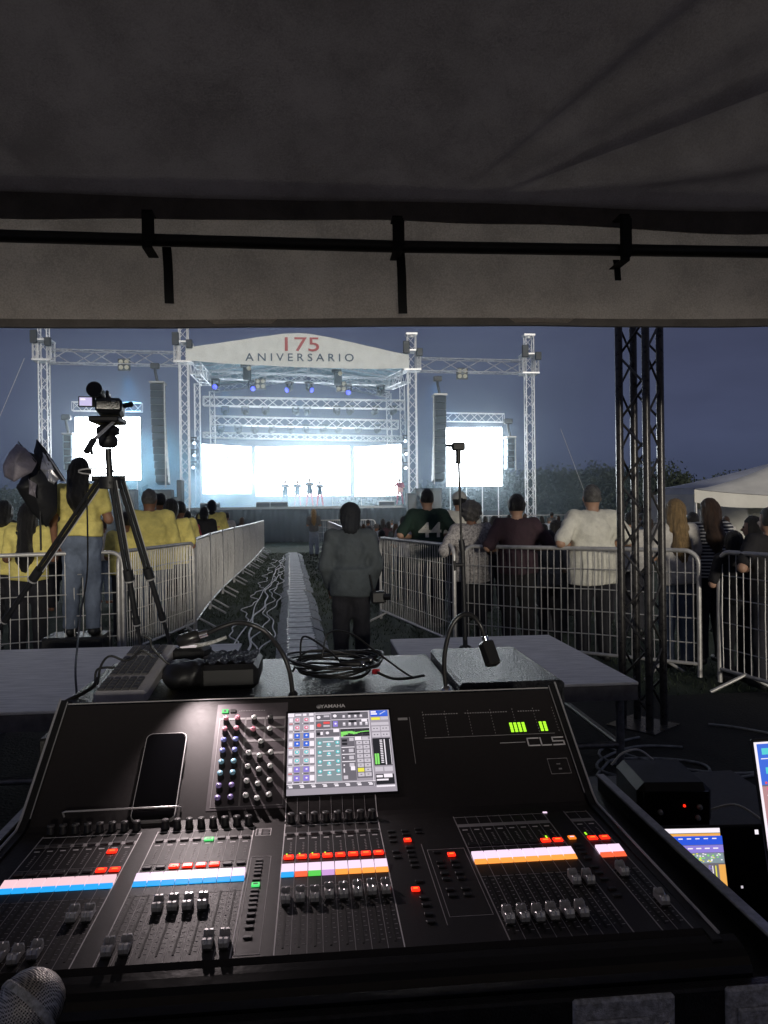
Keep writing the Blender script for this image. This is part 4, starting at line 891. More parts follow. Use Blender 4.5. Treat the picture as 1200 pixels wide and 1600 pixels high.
pr_.lathe([(.0001, 0), (.0052, 0), (.0052, .0006), (.0001, .0006)], 'print2', TU(.0075, .251), 16)
# CL5 drawn as wide squared strokes
def stroke(pts, w=.0026):
    for (a, b), (c, d) in zip(pts, pts[1:]): pb(pr_, UP, min(a, c)-w/2, max(a, c)+w/2, min(b, d)-w/2, max(b, d)+w/2, .0008, 'print')
stroke([(.456, .149), (.433, .149), (.433, .131), (.456, .131)]); stroke([(.4605, .149), (.4605, .131), (.480, .131)]); stroke([(.508, .149), (.4855, .149), (.4855, .140), (.508, .140), (.508, .131), (.4855, .131)])
# selected-channel block
pb(pr_, UP, -.2035, -.0575, .016, .266, .0006, 'block')
BX = [(-.1965, -.1435, .022, .228), (-.1425, -.1035, .172, .228), (-.1025, -.0620, .172, .228), (-.1425, -.0620, .140, .168), (-.1425, -.0620, .022, .137)]
for a, b, c, d in BX: frame_(UP, a, b, c, d, 'print2', .0010, .0011)
for a, b, c, d in ((-.1425, -.1035, .223, .229), (-.1025, -.062, .223, .229), (-.1425, -.1035, .199, .204), (-.1025, -.062, .199, .204), (-.1425, -.062, .168, .1715), (-.1425, -.062, .137, .1405), (-.1965, -.1435, .224, .229)): pb(pr_, UP, a, b, c, d, .0012, 'print2')
for q in range(16): pb(pr_, UP, -.158+q*.0034, -.1560+q*.0034, .2460, .2475, .0011, 'print2')
for r_ in range(4):
    for q in range(3): pb(pr_, UP, -.141+q*.0225, -.128+q*.0225, .040+r_*.0318+.013, .0408+r_*.0318+.013, .0011, 'print2')
pr_.build('printed_markings', desk)
# knobs
def knobmesh(capm, r=.0058, h=.016):
    a = MB(); a.lathe([(r*1.12, 0), (r*1.12, .0022), (r, .003), (r*.92, h-.001), (r*.90, h)], 'knob', None, 14)
    b = MB(); b.lathe([(r*.96, -.001), (r*.94, .0014), (.0001, .0015)], capm, None, 12); b.box(-.0007, .0007, 0, r*.75, .0014, .0021, 'knob')
    return a.mesh('knob'), b.mesh('knob_cap'), h
KM = {k: knobmesh('k'+k) for k in ('pink', 'blue', 'cyan', 'violet', 'white', 'dim')}; KS = knobmesh('kdim', .0068, .0145)
RU = Matrix(((1, 0, 0), (0, SL.y, NO.y), (0, SL.z, NO.z))).to_quaternion()
def knob(p, up, kind, rot=0):
    a, b, h = KM[kind] if kind in KM else KS
    o = link('knob', a, desk, p); o.rotation_mode = 'QUATERNION'; o.rotation_quaternion = RU if up else (1, 0, 0, 0)
    c = link('knob_cap', b, o, (0, 0, h)); c.rotation_euler = (0, 0, rot)
vrow = [.2165, .190, .163, .1375, .111, .0855, .058, .032]
for x, sh in ((-.1818, 0), (-.1583, .0005)):
    for v, k in zip(vrow, ('pink', 'pink', 'blue', 'blue', 'cyan', 'cyan', 'violet', 'violet')): knob(UP(x, v+sh, .0006), True, k, RS.rand()*4)
for x, v, k in ((-.1248, .2167, 'white'), (-.0919, .2164, 'dim'), (-.1250, .1865, 'pink'), (-.092, .1865, 'white'), (-.1085, .156, 'white')): knob(UP(x, v, .0006), True, k, RS.rand()*4)
for v in (.1295, .098, .0657, .0347): knob(UP(-.1305, v, .0006), True, 'white', 1); knob(UP(-.1092, v-.007, .0006), True, 'white', 2); knob(UP(-.0878, v-.0005, .0006), True, 'white', 3)
for k, (x0, n) in BAYS.items():
    if k in 'ABC':
        for i in range(n): knob(FP(x0+(i+.5)*P, 1.401, .0015), False, 'strip', RS.rand()*4)
# keys, lit buttons, displays, slots and fader caps
key = MB(); key.box(-.0070, .0070, -.0045, .0045, 0, .0028, 'key', b=.0008); key = key.mesh('key')
keyd = MB(); keyd.box(-.0070, .0070, -.0045, .0045, 0, .0028, 'keyd', b=.0008); keyd = keyd.mesh('key')
def litkey(m, core, w=.0080, d=.0060):
    b = MB(); b.box(-w, w, -d, d, 0, .0030, m, b=.0008); b.box(-w*.55, w*.55, -d*.28, d*.28, .0030, .0034, core); return b.mesh('lit_key')
LK = {'R': litkey('eR', 'eR2'), 'O': litkey('eO', 'lcd'), 'G': litkey('eG', 'keyd')}
lit = {('A', 6): 'R', ('A', 7): 'R', ('B', 2): 'R', ('B', 3): 'R', ('B', 4): 'R', ('B', 5): 'R', ('R', 6): 'R', ('R', 7): 'R', ('M', 0): 'R', ('M', 1): 'R'}
lit.update({('C', i): 'R' for i in range(8)})
sel = {('B', 4): 'G'}; cue = {('A', 6): 'R'}
for k, (x0, n) in BAYS.items():
    dm = key if k in 'ABC' else keyd
    for i in range(n):
        c = x0+(i+.5)*P; yr = YR+(.010 if k == 'C' else .022 if k in 'RM' else 0)
        if (k, i) in lit: link('lit_key', LK[lit[(k, i)]], desk, FP(c, yr, .0004))
        else: link('key', dm, desk, FP(c, yr, .0004))
        if (k, i) in sel: link('lit_key', LK['G'], desk, FP(c, 1.345, .0006))
        elif k in 'ABC': link('key', dm, desk, FP(c, 1.349, .0006))
        if (k, i) in cue: link('lit_key', LK['R'], desk, FP(c, 1.316, .0006))
caps = {'A': [1.070, 1.06, 1.020, 1.018, 1.012, 1.02, 1.106, 1.106], 'B': [1.016, 1.019, 1.120, 1.121, 1.121, 1.121, 1.019, 1.019], 'C': [1.122, 1.124, 1.122, 1.129, 1.128, 1.131, 1.133, 1.133], 'R': [1.034, 1.035, 1.034, 1.036, 1.037, 1.038, 1.128, 1.126], 'M': [1.146, 1.056]}
bars = {'A': ['bcy']*8, 'B': ['bcy']*8, 'C': ['bcy', 'brd', 'bgr', 'bvi', 'bor', 'bor', 'bor', 'bor'], 'R': ['bor']*8, 'M': ['brd']*2}
cm = MB()   # one saddle-shaped fader cap
prf = [(-.0145, 0), (-.0150, .006), (-.0125, .0108), (-.0085, .0112), (-.0035, .0080), (.0, .0070), (.0035, .0080), (.0090, .0120), (.0125, .0122), (.0148, .0070), (.0142, 0)]
vs = []
for x, q in ((-.0066, .90), (-.0056, 1), (-.0012, 1), (0, .93), (.0012, 1), (.0056, 1), (.0066, .90)): vs += [(x, y*q, z*q+.0025) for y, z in prf]
n = len(prf); fs = [(a*n+i, a*n+i+1, (a+1)*n+i+1, (a+1)*n+i) for a in range(6) for i in range(n-1)]+[tuple(range(n)), tuple(range(7*n-1, 6*n-1, -1))]
cm.add(vs, fs, 'cap'); capm = cm.mesh('fader_cap')
cb = MB(); cb.box(-.0062, .0062, -.0160, .0150, 0, .0028, 'capdark', b=.001); cb.box(-.0005, .0005, -.0142, .0125, .0148, .0151, 'capdark') if 0 else None; capb = cb.mesh('cap_base')
for k, (x0, n) in BAYS.items():
    sl = MB(); 
    for i in range(n): pb(sl, FP, x0+(i+.5)*P-.0014, x0+(i+.5)*P+.0014, 1.000, 1.163, .0006, 'slot')
    sl.build('fader_slots', desk)
    for i in range(n):
        c = x0+(i+.5)*P; yo = .004 if k == 'C' else .012 if k in 'RM' else 0
        a = MB(); w = P*.5-.0007; m_ = 'lcd2' if (k == 'A') else 'lcd'
        y0, y1 = YL0+yo, YL1+yo
        a.box(c-w, c+w, y0, y1, 0, .0042, m_, lambda x, y, z: Vector((x, y, 1.0352+z+(y-y0)*.10)))
        d_ = a.build('name_display', desk)
        a = MB(); a.box(c-w, c+w, y0-.0105, y0-.0004, 0, .0040, bars[k][i], lambda x, y, z: Vector((x, y, 1.0352+(z if y > y0-.005 else z*.35)))); a.build('colour_bar', d_)
        cp_ = link('fader_cap', capm, desk, FP(c, caps[k][i], .0006)); link('cap_base', capb, cp_, (0, 0, 0))
for i in range(4): pb_ = MB(); x = BAYS['C'][0]+(i+.33)*P; pb(pb_, FP, x-.0012, x+.0012, 1.268, 1.274, .0012, 'eY'); pb_.build('signal_led', desk)
for x, y in ((.3925, 1.283), (.4640, 1.288)): pb_ = MB(); pb(pb_, FP, x-.0012, x+.0012, y, y+.008, .0012, 'eY'); pb_.build('signal_led', desk)
pb_ = MB(); pb(pb_, FP, .4180, .4255, 1.388, 1.392, .0016, 'lcd'); pb_.build('signal_led', desk)
for (x, y, m_) in ((-.093, 1.172, 'G'), (.154, 1.300, 'R'), (.2185, 1.237, 'R'), (.145, 1.130, 'R'), (.434, 1.276, 'O')): link('lit_key', LK[m_], desk, FP(x, y, .0006)).scale = (.78, .9, 1)
pb_ = MB(); pb(pb_, UP, -.1935, -.1805, .2425, .2515, .003, 'eG', .0012, ); pb_.box(-.1895, -.1850, .2445, .2490, .003, .0034, 'keyd', UP); pb_.build('lit_key', desk)
pb_ = MB(); pb(pb_, UP, -.1765, -.1655, .2430, .2510, .003, 'keyd', .0012); pb_.build('dark_key', desk)
assign = [(-.093, y) for y in (1.255, 1.243, 1.231, 1.219, 1.207, 1.190, 1.156, 1.143, 1.130, 1.117, 1.104, 1.088, 1.072, 1.055, 1.030)]
assign += [(.154, y) for y in (1.325, 1.34, 1.275, 1.258, 1.241, 1.222, 1.205, 1.155, 1.105, 1.085, 1.06, 1.04)]+[(.130, y) for y in (1.34, 1.32, 1.30, 1.26, 1.24)]+[(.178, y) for y in (1.345, 1.33)]
assign += [(x, y) for x in (.196, .219) for y in (1.25, 1.215, 1.198, 1.175, 1.157, 1.125, 1.107)]+[(.434, y) for y in (1.25, 1.235, 1.22, 1.2, 1.17, 1.15, 1.13, 1.10, 1.08)]
for x, y in assign:
    if (x, y) == (.219, 1.25): continue
    a = MB(); a.box(x-.006, x+.006, y-.0034, y+.0034, .0004, .0026, 'key' if x < 0 else 'keyd', FP, b=.0006); a.box(x-.0045, x+.0045, y+.0042, y+.0052, .0002, .0006, 'print2', FP); a.build('assign_key', desk)
for x0_, cnt in ((.4045, 4), (.4680, 2)):
    for q in range(cnt): a = MB(); [pb(a, UP, x0_+q*.0088+0, x0_+q*.0088+.0058, .1665+s2*.0062, .1665+s2*.0062+.0050, .0010, 'eY') for s2 in range(4)]; a.build('level_meter', desk)
# touchscreen
a = MB(); pb(a, UP, -.0600, .1580, .0345, .2395, .0020, 'blackgloss', .0004, .0); bez = a.build('screen_bezel', desk)
SW, SH, U0, V0 = .2105, .1960, -.0562, .0388
scr = MB()
def sq(x0, y0, x1, y1, m, l=0): # x right, y down, in 1000x860 screen units (corner-to-corner of the photographed display)
    u0, u1 = U0+SW*x0/1000, U0+SW*x1/1000; v1, v0 = V0+SH*(1-y0/860), V0+SH*(1-y1/860); pb(scr, UP, u0, u1, v0, v1, .0024+.00012*l, m, .0021+.00012*l)
def sc_(x, y, r, m, l=2, inner=None):
    n = 12; c = (U0+SW*x/1000, V0+SH*(1-y/860)); rr = r*SW/1000; h = .0024+.00012*l
    vs = [UP(c[0], c[1], h)]+[UP(c[0]+rr*math.cos(2*math.pi*k/n), c[1]+rr*math.sin(2*math.pi*k/n), h) for k in range(n)]
    scr.add(vs, [(0, 1+k, 1+(k+1) % n) for k in range(n)], m)
    if inner: sc_(x+r*.1, y-r*.05, r*.5, inner, l+1); 
sq(0, 0, 1000, 860, 'sbg')
sq(0, 5, 60, 45, 'sw', 1); sq(70, 14, 130, 32, 'sw', 1); sq(145, 10, 180, 36, 'sw', 1); sq(205, 8, 250, 36, 'sw', 1)
for r_ in range(8):
    y = 50+r_*88; col = ('spk', 'spk', 'sbl', 'sbl', 'scy', 'scy', 'svi', 'svi')[r_]
    sq(8, y, 52, y+66, 'slt', 1); sq(14, y+12, 46, y+52, 'sw', 2); sq(14, y+70, 48, y+77, 'sdk' if r_ % 3 else 'sred', 1); sq(210, y+4, 252, y+58, 'sw', 1); sq(216, y+66, 252, y+74, 'sdk', 1)
    for x in (90, 178): sq(x-27, y+4, x+27, y+58, 'slt' if r_ < 2 else ('sbl' if r_ < 4 else 'slt' if r_ < 6 else 'svi'), 1); sc_(x, y+30, 20, col, 2, 'sw'); sq(x-22, y+68, x+22, y+75, 'sbk', 1); sq(x-38, y+66, x-32, y+78, 'sw', 1)
    if r_ % 2 == 1: sq(2, y+81, 262, y+84, 'sw', 1)
sq(262, 0, 266, 750, 'sw', 1)
for (x0_, y0_, x1_, y1_, m_) in ((270, 28, 415, 95, 'sdk'), (425, 12, 790, 88, 'sdk'), (270, 102, 415, 190, 'sdk'), (425, 98, 790, 185, 'sdk'), (270, 200, 345, 275, 'sdk'), (350, 200, 500, 275, 'sdk'), (272, 288, 502, 738, 'std'), (508, 200, 792, 285, 'sbk'), (508, 292, 640, 738, 'sdk'), (645, 330, 790, 720, 'sdk')): sq(x0_, y0_, x1_, y1_, m_, 1); sq(x0_, y0_-5, x1_, y0_-1, 'sw', 1)
sc_(300, 60, 19, 'sw'); sc_(460, 50, 19, 'sw'); sc_(303, 150, 22, 'sred', 2); sc_(462, 140, 22, 'svi', 2, 'sw'); sq(345, 112, 408, 138, 'sred', 2); sq(345, 150, 408, 170, 'slt', 2); sq(350, 40, 405, 60, 'slt', 2); sq(440, 110, 486, 172, 'svi', 2)
for x in (535, 590, 650, 705): sq(x, 45, x+26, 74, 'slt', 2); sc_(x+13, 54, 9, 'sw', 3)
for x in (535, 590, 645, 700, 755): sq(x, 128, x+26, 165, 'slt', 2); sc_(x+13, 140, 10, 'sw', 3)
sq(590, 18, 710, 42, 'sbk', 2); sq(595, 106, 670, 132, 'sbk', 2); sq(720, 98, 775, 125, 'sw', 2); sq(280, 232, 310, 262, 'sbk', 2); sq(315, 224, 338, 258, 'sw', 2); sc_(382, 238, 17, 'sw', 2); sq(440, 200, 495, 232, 'sw', 2); sq(440, 285, 495, 318, 'sw', 2)
for r_ in range(4):
    for c_, x in enumerate((305, 390, 474)): sc_(x, 350+r_*98+(12 if c_ == 1 else -5), 18, 'scy', 2, 'sw'); sq(x-20, 378+r_*98, x+18, 386+r_*98, 'sw', 2)
    sq(335, 330+r_*98, 440, 338+r_*98, 'sw', 2)
gy = [262, 230, 225, 222, 228, 240, 252, 244, 235, 234, 236, 236, 232]; pts = [(512, 288)]
vs = [];
for i in range(12):
    x0_, x1_ = 512+i*23, 512+(i+1)*23; t0 = (232, 230, 229, 228, 228, 234, 240, 238, 234, 231, 229, 229)[i]; b0 = (284, 270, 262, 250, 255, 262, 258, 248, 242, 240, 238, 237)[i]; sq(x0_, t0, x1_, b0, 'sgr', 2)
for x in (578, 648, 718): sq(x, 202, x+2, 283, 'sdk', 3)
for y in (218, 264): sq(512, y, 790, y+1.5, 'sdk', 3)
sq(518, 315, 568, 340, 'sbk', 2); sq(518, 352, 568, 376, 'sbk', 2); sq(590, 300, 632, 335, 'slt', 2); sq(645, 290, 705, 326, 'sw', 2); sq(715, 296, 770, 322, 'slt', 2)
for y in (396, 470, 545): sq(512, y, 636, y+8, 'sw', 2); sc_(530, y+40, 8, 'sw', 2); sq(580, y+22, 625, y+58, 'slt', 2)
sq(590, 600, 630, 640, 'sw', 2); sq(522, 620, 534, 660, 'sw', 2); sq(520, 690, 560, 726, 'slt', 2)
for r_ in range(8):
    for c_ in range(2): sq(655+c_*66, 338+r_*47, 713+c_*66, 376+r_*47, 'sye' if (r_, c_) == (6, 0) else 'slt', 2); sq(675+c_*66, 352+r_*47, 692+c_*66, 360+r_*47, 'sdk' if (r_, c_) != (6, 0) else 'sye', 3)
for r_ in range(15): sq(803, 330+r_*13, 811, 337+r_*13, 'sbk', 1); sq(822, 330+r_*13, 830, 337+r_*13, 'sbk', 1)
sq(792, 0, 797, 800, 'sw', 1); sq(0, 750, 840, 754, 'sw', 1); sq(0, 756, 845, 800, 'sdk', 1); sq(0, 800, 850, 860, 'sbg', 1)
for i in range(8): sq(12+i*104, 764, 50+i*104, 772, 'sw', 2); sq(20+i*104, 776, 55+i*104, 790, 'sw', 2)
sq(805, 0, 1000, 860, 'sbg', 1); sq(812, 4, 985, 72, 'sblue', 2); sq(818, 10, 870, 30, 'sw', 3); sq(818, 36, 880, 52, 'sw', 3); sq(888, 8, 980, 60, 'sbl', 3)
for k in range(6): sq(905+k*10, 44-k*6, 915+k*10, 50-k*6, 'sw', 4)
sq(818, 84, 905, 112, 'sye', 2); sq(910, 78, 985, 112, 'slt', 2); sq(812, 140, 985, 172, 'slt', 2); sq(815, 186, 896, 236, 'slt', 2); sq(904, 186, 985, 236, 'slt', 2); sq(815, 252, 896, 302, 'slt', 2); sq(904, 252, 985, 302, 'slt', 2)
for x in (830, 860, 920, 950): sq(x, 204, x+14, 214, 'sdk', 3); sq(x, 272, x+14, 282, 'sdk', 3)
sq(812, 316, 985, 602, 'sbk', 2); sq(822, 480, 840, 590, 'sgr', 3); sq(845, 480, 863, 590, 'sgr', 3); sq(920, 330, 930, 596, 'sw', 3); sq(975, 330, 980, 596, 'sw', 3)
for r_ in range(14): sq(880, 335+r_*18, 905, 344+r_*18, 'sw', 3)
sq(815, 618, 890, 662, 'slt', 2); sq(900, 618, 980, 662, 'slt', 2); sq(815, 690, 985, 790, 'sbk', 2); sq(822, 700, 880, 722, 'sw', 3); sq(890, 690, 970, 725, 'sw', 3); sq(822, 738, 930, 754, 'sw', 3); sq(815, 800, 985, 815, 'sw', 3)
scr.build('screen', bez)
# rail across the upper left panel and the phone leaning on it
a = MB(); a.tube([UP(-.456, .019, .0), UP(-.456, .019, .012), UP(-.450, .019, .015), UP(-.352, .019, .015), UP(-.254, .019, .015), UP(-.248, .019, .012), UP(-.248, .019, 0)], .0017, 'trim', 8); a.build('ledge_rail', desk)
ph = thing('smartphone', 'black smartphone leaning face up on the left of the console', 'phone', UP(-.2955, -.004, .001)); ph.rotation_mode = 'QUATERNION'; ph.rotation_quaternion = RU
def rr(w, h, r, z, n=6):
    pts = []
    for (cx, cy, a0) in ((w/2-r, h-r, 0), (-w/2+r, h-r, 90), (-w/2+r, r, 180), (w/2-r, r, 270)): pts += [(cx+r*math.cos(R(a0+90*k/n)), cy+r*math.sin(R(a0+90*k/n)), z) for k in range(n+1)]
    return pts
def rslab(mb, w, h, r, z0, z1, m, T=None, n=6):
    A_, B_ = rr(w, h, r, z0, n), rr(w, h, r, z1, n); N_ = len(A_); V = A_+B_
    if T: V = [T(*v) for v in V]
    return mb.add(V, [tuple(range(N_-1, -1, -1)), tuple(range(N_, 2*N_))]+[(k, (k+1) % N_, N_+(k+1) % N_, N_+k) for k in range(N_)], m)
rslab(MB(), .0790, .1940, .013, 0, .0085, 'trim').build('frame', ph)
rslab(MB(), .0760, .1910, .012, .0085, .0095, 'glass', lambda x, y, z: (x, y+.0015, z)).build('screen', ph)
MB().box(.0396, .0412, .115, .145, .003, .007, 'chrome').build('side_button', ph)
# pillow-like microphone at the lower left
p = onZ(46, 1572, 1.022); mt = thing('microphone', 'silver mesh grille microphone lying on the palm rest at lower left', 'microphone', p); mt.rotation_euler = (R(62), 0, R(140))
a = MB(); a.lathe([(.004, .040), (.016, .037), (.028, .029), (.036, .016), (.0385, .002), (.037, -.010), (.0325, -.026), (.027, -.037)], 'mesh_', None, 40) if 0 else None
def meshmat():
    m = mat('grille_mesh', (.10, .095, .09), .35, .8); N, L = m.node_tree.nodes, m.node_tree.links; t = N.new('ShaderNodeTexCoord'); mpn = N.new('ShaderNodeMapping'); mpn.inputs['Scale'].default_value = (430, 430, 430)
    v = N.new('ShaderNodeTexVoronoi'); v.inputs['Randomness'].default_value = .1; v.inputs['Scale'].default_value = 1; L.new(t.outputs['Object'], mpn.inputs[0]); L.new(mpn.outputs[0], v.inputs['Vector'])
    r = N.new('ShaderNodeValToRGB'); r.color_ramp.elements[0].color = (.01, .01, .01, 1); r.color_ramp.elements[0].position = .25; r.color_ramp.elements[1].color = (.80, .76, .70, 1); r.color_ramp.elements[1].position = .6
    L.new(v.outputs['Distance'], r.inputs[0]); L.new(r.outputs[0], N['Principled BSDF'].inputs['Base Color']); b = N.new('ShaderNodeBump'); b.inputs['Strength'].default_value = .8; b.inputs['Distance'].default_value = .001; L.new(v.outputs['Distance'], b.inputs['Height']); L.new(b.outputs[0], N['Principled BSDF'].inputs['Normal']); return m
M['mesh_'] = meshmat()
a = MB(); a.lathe([(.0005, .0405), (.010, .039), (.020, .035), (.029, .028), (.0355, .017), (.0385, .004), (.0385, -.006), (.035, -.018), (.029, -.030), (.024, -.036)], 'mesh_', None, 40); a.build('grille', mt)
a = MB(); a.lathe([(.0395, .003), (.0400, .001), (.0400, -.004), (.0395, -.006)], 'latch', None, 40); a.build('band', mt)
a = MB(); a.lathe([(.024, -.036), (.0235, -.05), (.020, -.12), (.018, -.20)], 'black', None, 20); a.build('handle', mt)
# flight case tray round the desk
fc = thing('flight_case', 'black flight case tray holding the mixing console, with latches at the front', 'flight case', (0, 0, 0))
MB().box(-.60, .645, .927, 1.72, .30, .955, 'caseblk', b=.004).build('base', fc)
for nm, (a_, b_, c_, d_, z_) in {'side_wall': (.640, .652, .927, 1.70, .986), 'side_wall ': (-.603, -.591, .927, 1.70, .985)}.items():
    a = MB(); a.box(a_, b_, c_, d_, .50, z_, 'caseblk'); a.build('side_wall', fc)
    a = MB(); a.box(a_-.006, b_+.003, c_, d_, z_, z_+.006, 'extr', b=.002); a.box(b_ if a_ > 0 else a_-.004, b_+.004 if a_ > 0 else a_, c_, d_, z_-.022, z_, 'extr'); a.build('edge_profile', fc)
a = MB(); a.box(-.603, .652, .906, .9255, .50, 1.004, 'caseblk', b=.003); a.build('front_wall', fc)
for (xa, xb, za, zb_) in ((.305, .432, 1.006, .925), (.498, .655, 1.008, .928)):
    a = MB(); a.box(xa, xb, .896, .9055, zb_, za, 'latch', b=.003); a.box(xa+.012, xb-.035, .8905, .8955, zb_+.01, za-.022, 'latch', b=.002); o = a.build('latch', fc); o['label'] = 'worn grey latch plate'
    for (x, z) in ((xa+.06, za-.045), (xb-.012, za-.035)): c = MB(); c.lathe([(.0055, 0), (.0055, .002), (.003, .004), (.0005, .0045)], 'chrome', Matrix.Translation((x, .895, z)) @ Matrix.Rotation(R(90), 4, 'X'), 12); c.build('rivet', o)
# raised case back ('doghouse') behind the desk and its right end lid
a = MB(); a.box(-.603, .350, 1.88, 2.37, .40, 1.150, 'caselid', b=.006); a.build('back_box', fc)
a = MB(); a.box(-.590, .480, 1.70, 1.878, .50, 1.120, 'caseblk', b=.004); a.build('cable_tray', fc)
a = MB(); a.box(.362, .632, 1.895, 2.39, 1.02, 1.163, 'caselid', b=.008); o = a.build('lid', fc)
a = MB(); a.box(.345, .362, 1.90, 2.35, .9, 1.13, 'black'); a.build('divider', fc)
for y in (2.0, 2.25): a = MB(); a.box(.634, .652, y-.03, y+.03, 1.09, 1.12, 'latch', b=.003); a.build('corner_brace', fc)
# gooseneck lamps
def goose(label, base, pts, hd, on):
    t = thing('gooseneck_lamp', label, 'gooseneck lamp', base, 0, 'gooseneck lamps behind the desk'); B_ = Vector(base)
    a = MB(); a.box(-.016, .016, -.016, .016, 0, .045, 'black', b=.004); a.lathe([(.011, .045), (.011, .075), (.007, .085)], 'chrome' if not on else 'black', None, 12); a.build('plug', t)
    pp = spline([Vector((0, 0, .07))]+[Vector(p)-B_ for p in pts], 8); a = MB(); a.tube(pp, .0052, 'hood', 10); a.build('neck', t)
    return t, pp[-1], pp[-1]-pp[-3]
Yl = 1.70
g1 = [onY(452, 1048, Yl), onY(440, 1018, Yl), onY(418, 990, Yl-.01), onY(395, 977, Yl-.01), onY(370, 973, Yl-.02), onY(343, 981, Yl-.03), onY(325, 989, Yl-.04)]
t1, e1, d1 = goose('lit gooseneck lamp arching to the left over the desk', (onY(458, 1075, Yl).x, Yl, 1.12), g1, None, True)
a = MB(); pe = e1; dd = Vector((-1, 0, -.28)).normalized()
a.tube([pe, pe+dd*.018], [.008, .009], 'chrome', 12); a.tube([pe+dd*.018, pe+dd*.022, pe+dd*.060, pe+dd*.066], [.010, .014, .014, .009], 'hood', 14); a.build('lamp_head', t1)
a = MB(); c = pe+dd*.042+Vector((0, -.002, -.0145)); a.box(c.x-.016, c.x+.016, c.y-.007, c.y+.007, c.z-.003, c.z, emat('lamp_led', (1, .86, .86), .5)); a.build('led', t1)
hp_ = Vector(t1.location)+c
L_ = bpy.data.lights.new('gooseneck_beam', 'SPOT'); L_.energy = 9; L_.color = (1, .84, .84); L_.spot_size = R(90); L_.spot_blend = 1.0; L_.shadow_soft_size = .008
o = bpy.data.objects.new('gooseneck_beam', L_); COL.objects.link(o); o.location = hp_+Vector((0, -.002, -.008)); o.rotation_euler = (Vector((-.150, 1.42, 1.05))-o.location).to_track_quat('-Z', 'Y').to_euler()
g2 = [onY(694, 1040, Yl), onY(697, 1008, Yl), onY(706, 978, Yl), onY(720, 962, Yl), onY(736, 961, Yl-.01), onY(750, 976, Yl-.02), onY(757, 994, Yl-.02)]
t2, e2, d2 = goose('unlit gooseneck lamp curved downward at the right of the desk', (onY(697, 1066, Yl).x, Yl, 1.12), g2, None, False)
dd = Vector((.18, -.1, -1)).normalized(); a = MB(); a.tube([e2, e2+dd*.016], [.0075, .008], 'chrome', 12); a.build('collar', t2)
a = MB(); T_ = Matrix.Translation(e2+dd*.016) @ Vector((-.25, .55, 1)).to_track_quat('Z', 'Y').to_matrix().to_4x4(); a.box(-.015, .015, -.013, .013, -.052, .004, 'hood', T_, .004); a.box(-.012, .012, -.0135, -.0131, -.048, -.012, 'latch', T_); a.build('lamp_head', t2)
# things lying on the case back
kb = thing('keyboard', 'grey computer keyboard tilted on the left of the case back', 'keyboard', (-.463, 2.09, 1.155)); kb.rotation_euler = (R(7), R(0), R(-1))
c = [(-.455+.395+.0, 0)]
MB().box(-.060, .065, -.205, .175, .012, .045, 'keybd', b=.006).build('body', kb)
ks = MB(); ks.box(-.055, .058, -.200, .168, .0448, .0457, 'keybd')
for r_ in range(17):
    for c_ in range(5):
        if r_ in (4, 12) : continue
        x = -.052+c_*.0195; y = -.197+r_*.0212
        ks.box(x, x+.0165, y, y+.018, .0455, .0515, 'keycap', b=.002)
ks.build('keypad', kb)
MB().box(-.055, .055, .02, .15, -.004, .012, 'black').build('stand', kb)
bb = thing('power_supply', 'black boxy power supply with a pale cloth-like top right of the keyboard', 'box', (-.215, 2.06, 1.152))
MB().box(-.075, .072, -.10, .10, 0, .062, 'black', b=.012).build('body', bb)
a = MB(); n = 14; a.add([(-.066+.13*i/n, -.085+.165*j/n, .0665+.006*math.sin(i*1.9+j)*math.cos(j*1.3)) for j in range(n+1) for i in range(n+1)], [(j*(n+1)+i, j*(n+1)+i+1, (j+1)*(n+1)+i+1, (j+1)*(n+1)+i) for j in range(n) for i in range(n)], 'caselid', True); a.build('top_pad', bb)
bb = thing('black_pouch', 'slumped black pouch between the keyboard and the power supply', 'pouch', (-.335, 2.02, 1.152))
P_ = [('e', (0, 0, .03), (.055, .08, .035)), ('e', (.03, -.03, .045), (.03, .05, .025)), ('c', (-.04, .05, .03), (.05, .06, .035), .025, .02)]
lo, hi = pr_bounds(P_, .02); V, Q = nets(lambda P: np.maximum(pr_eval(P, P_, .02)+folds(P*3, .002, 4), -P[..., 2]), lo, hi, .006); to_mb(MB(), V, Q, 'black').build('body', bb)
ad = thing('power_adapter', 'small black adapter with a pale lead at the back edge of the case', 'adapter', (-.335, 2.22, 1.152), R(-12)); MB().box(-.055, .035, -.04, .04, 0, .068, 'black', b=.008).build('body', ad); MB().box(.037, .075, -.05, .045, 0, .046, 'plyedge', b=.002).build('card', ad)
a = MB(); a.tube([(-.03, -.03, .072), (.02, -.01, .074), (.05, .0, .080)], .006, 'latch', 8); a.tube([(.05, 0, .08), (.085, .015, .092)], .005, 'latch', 8); a.build('plug', ad)
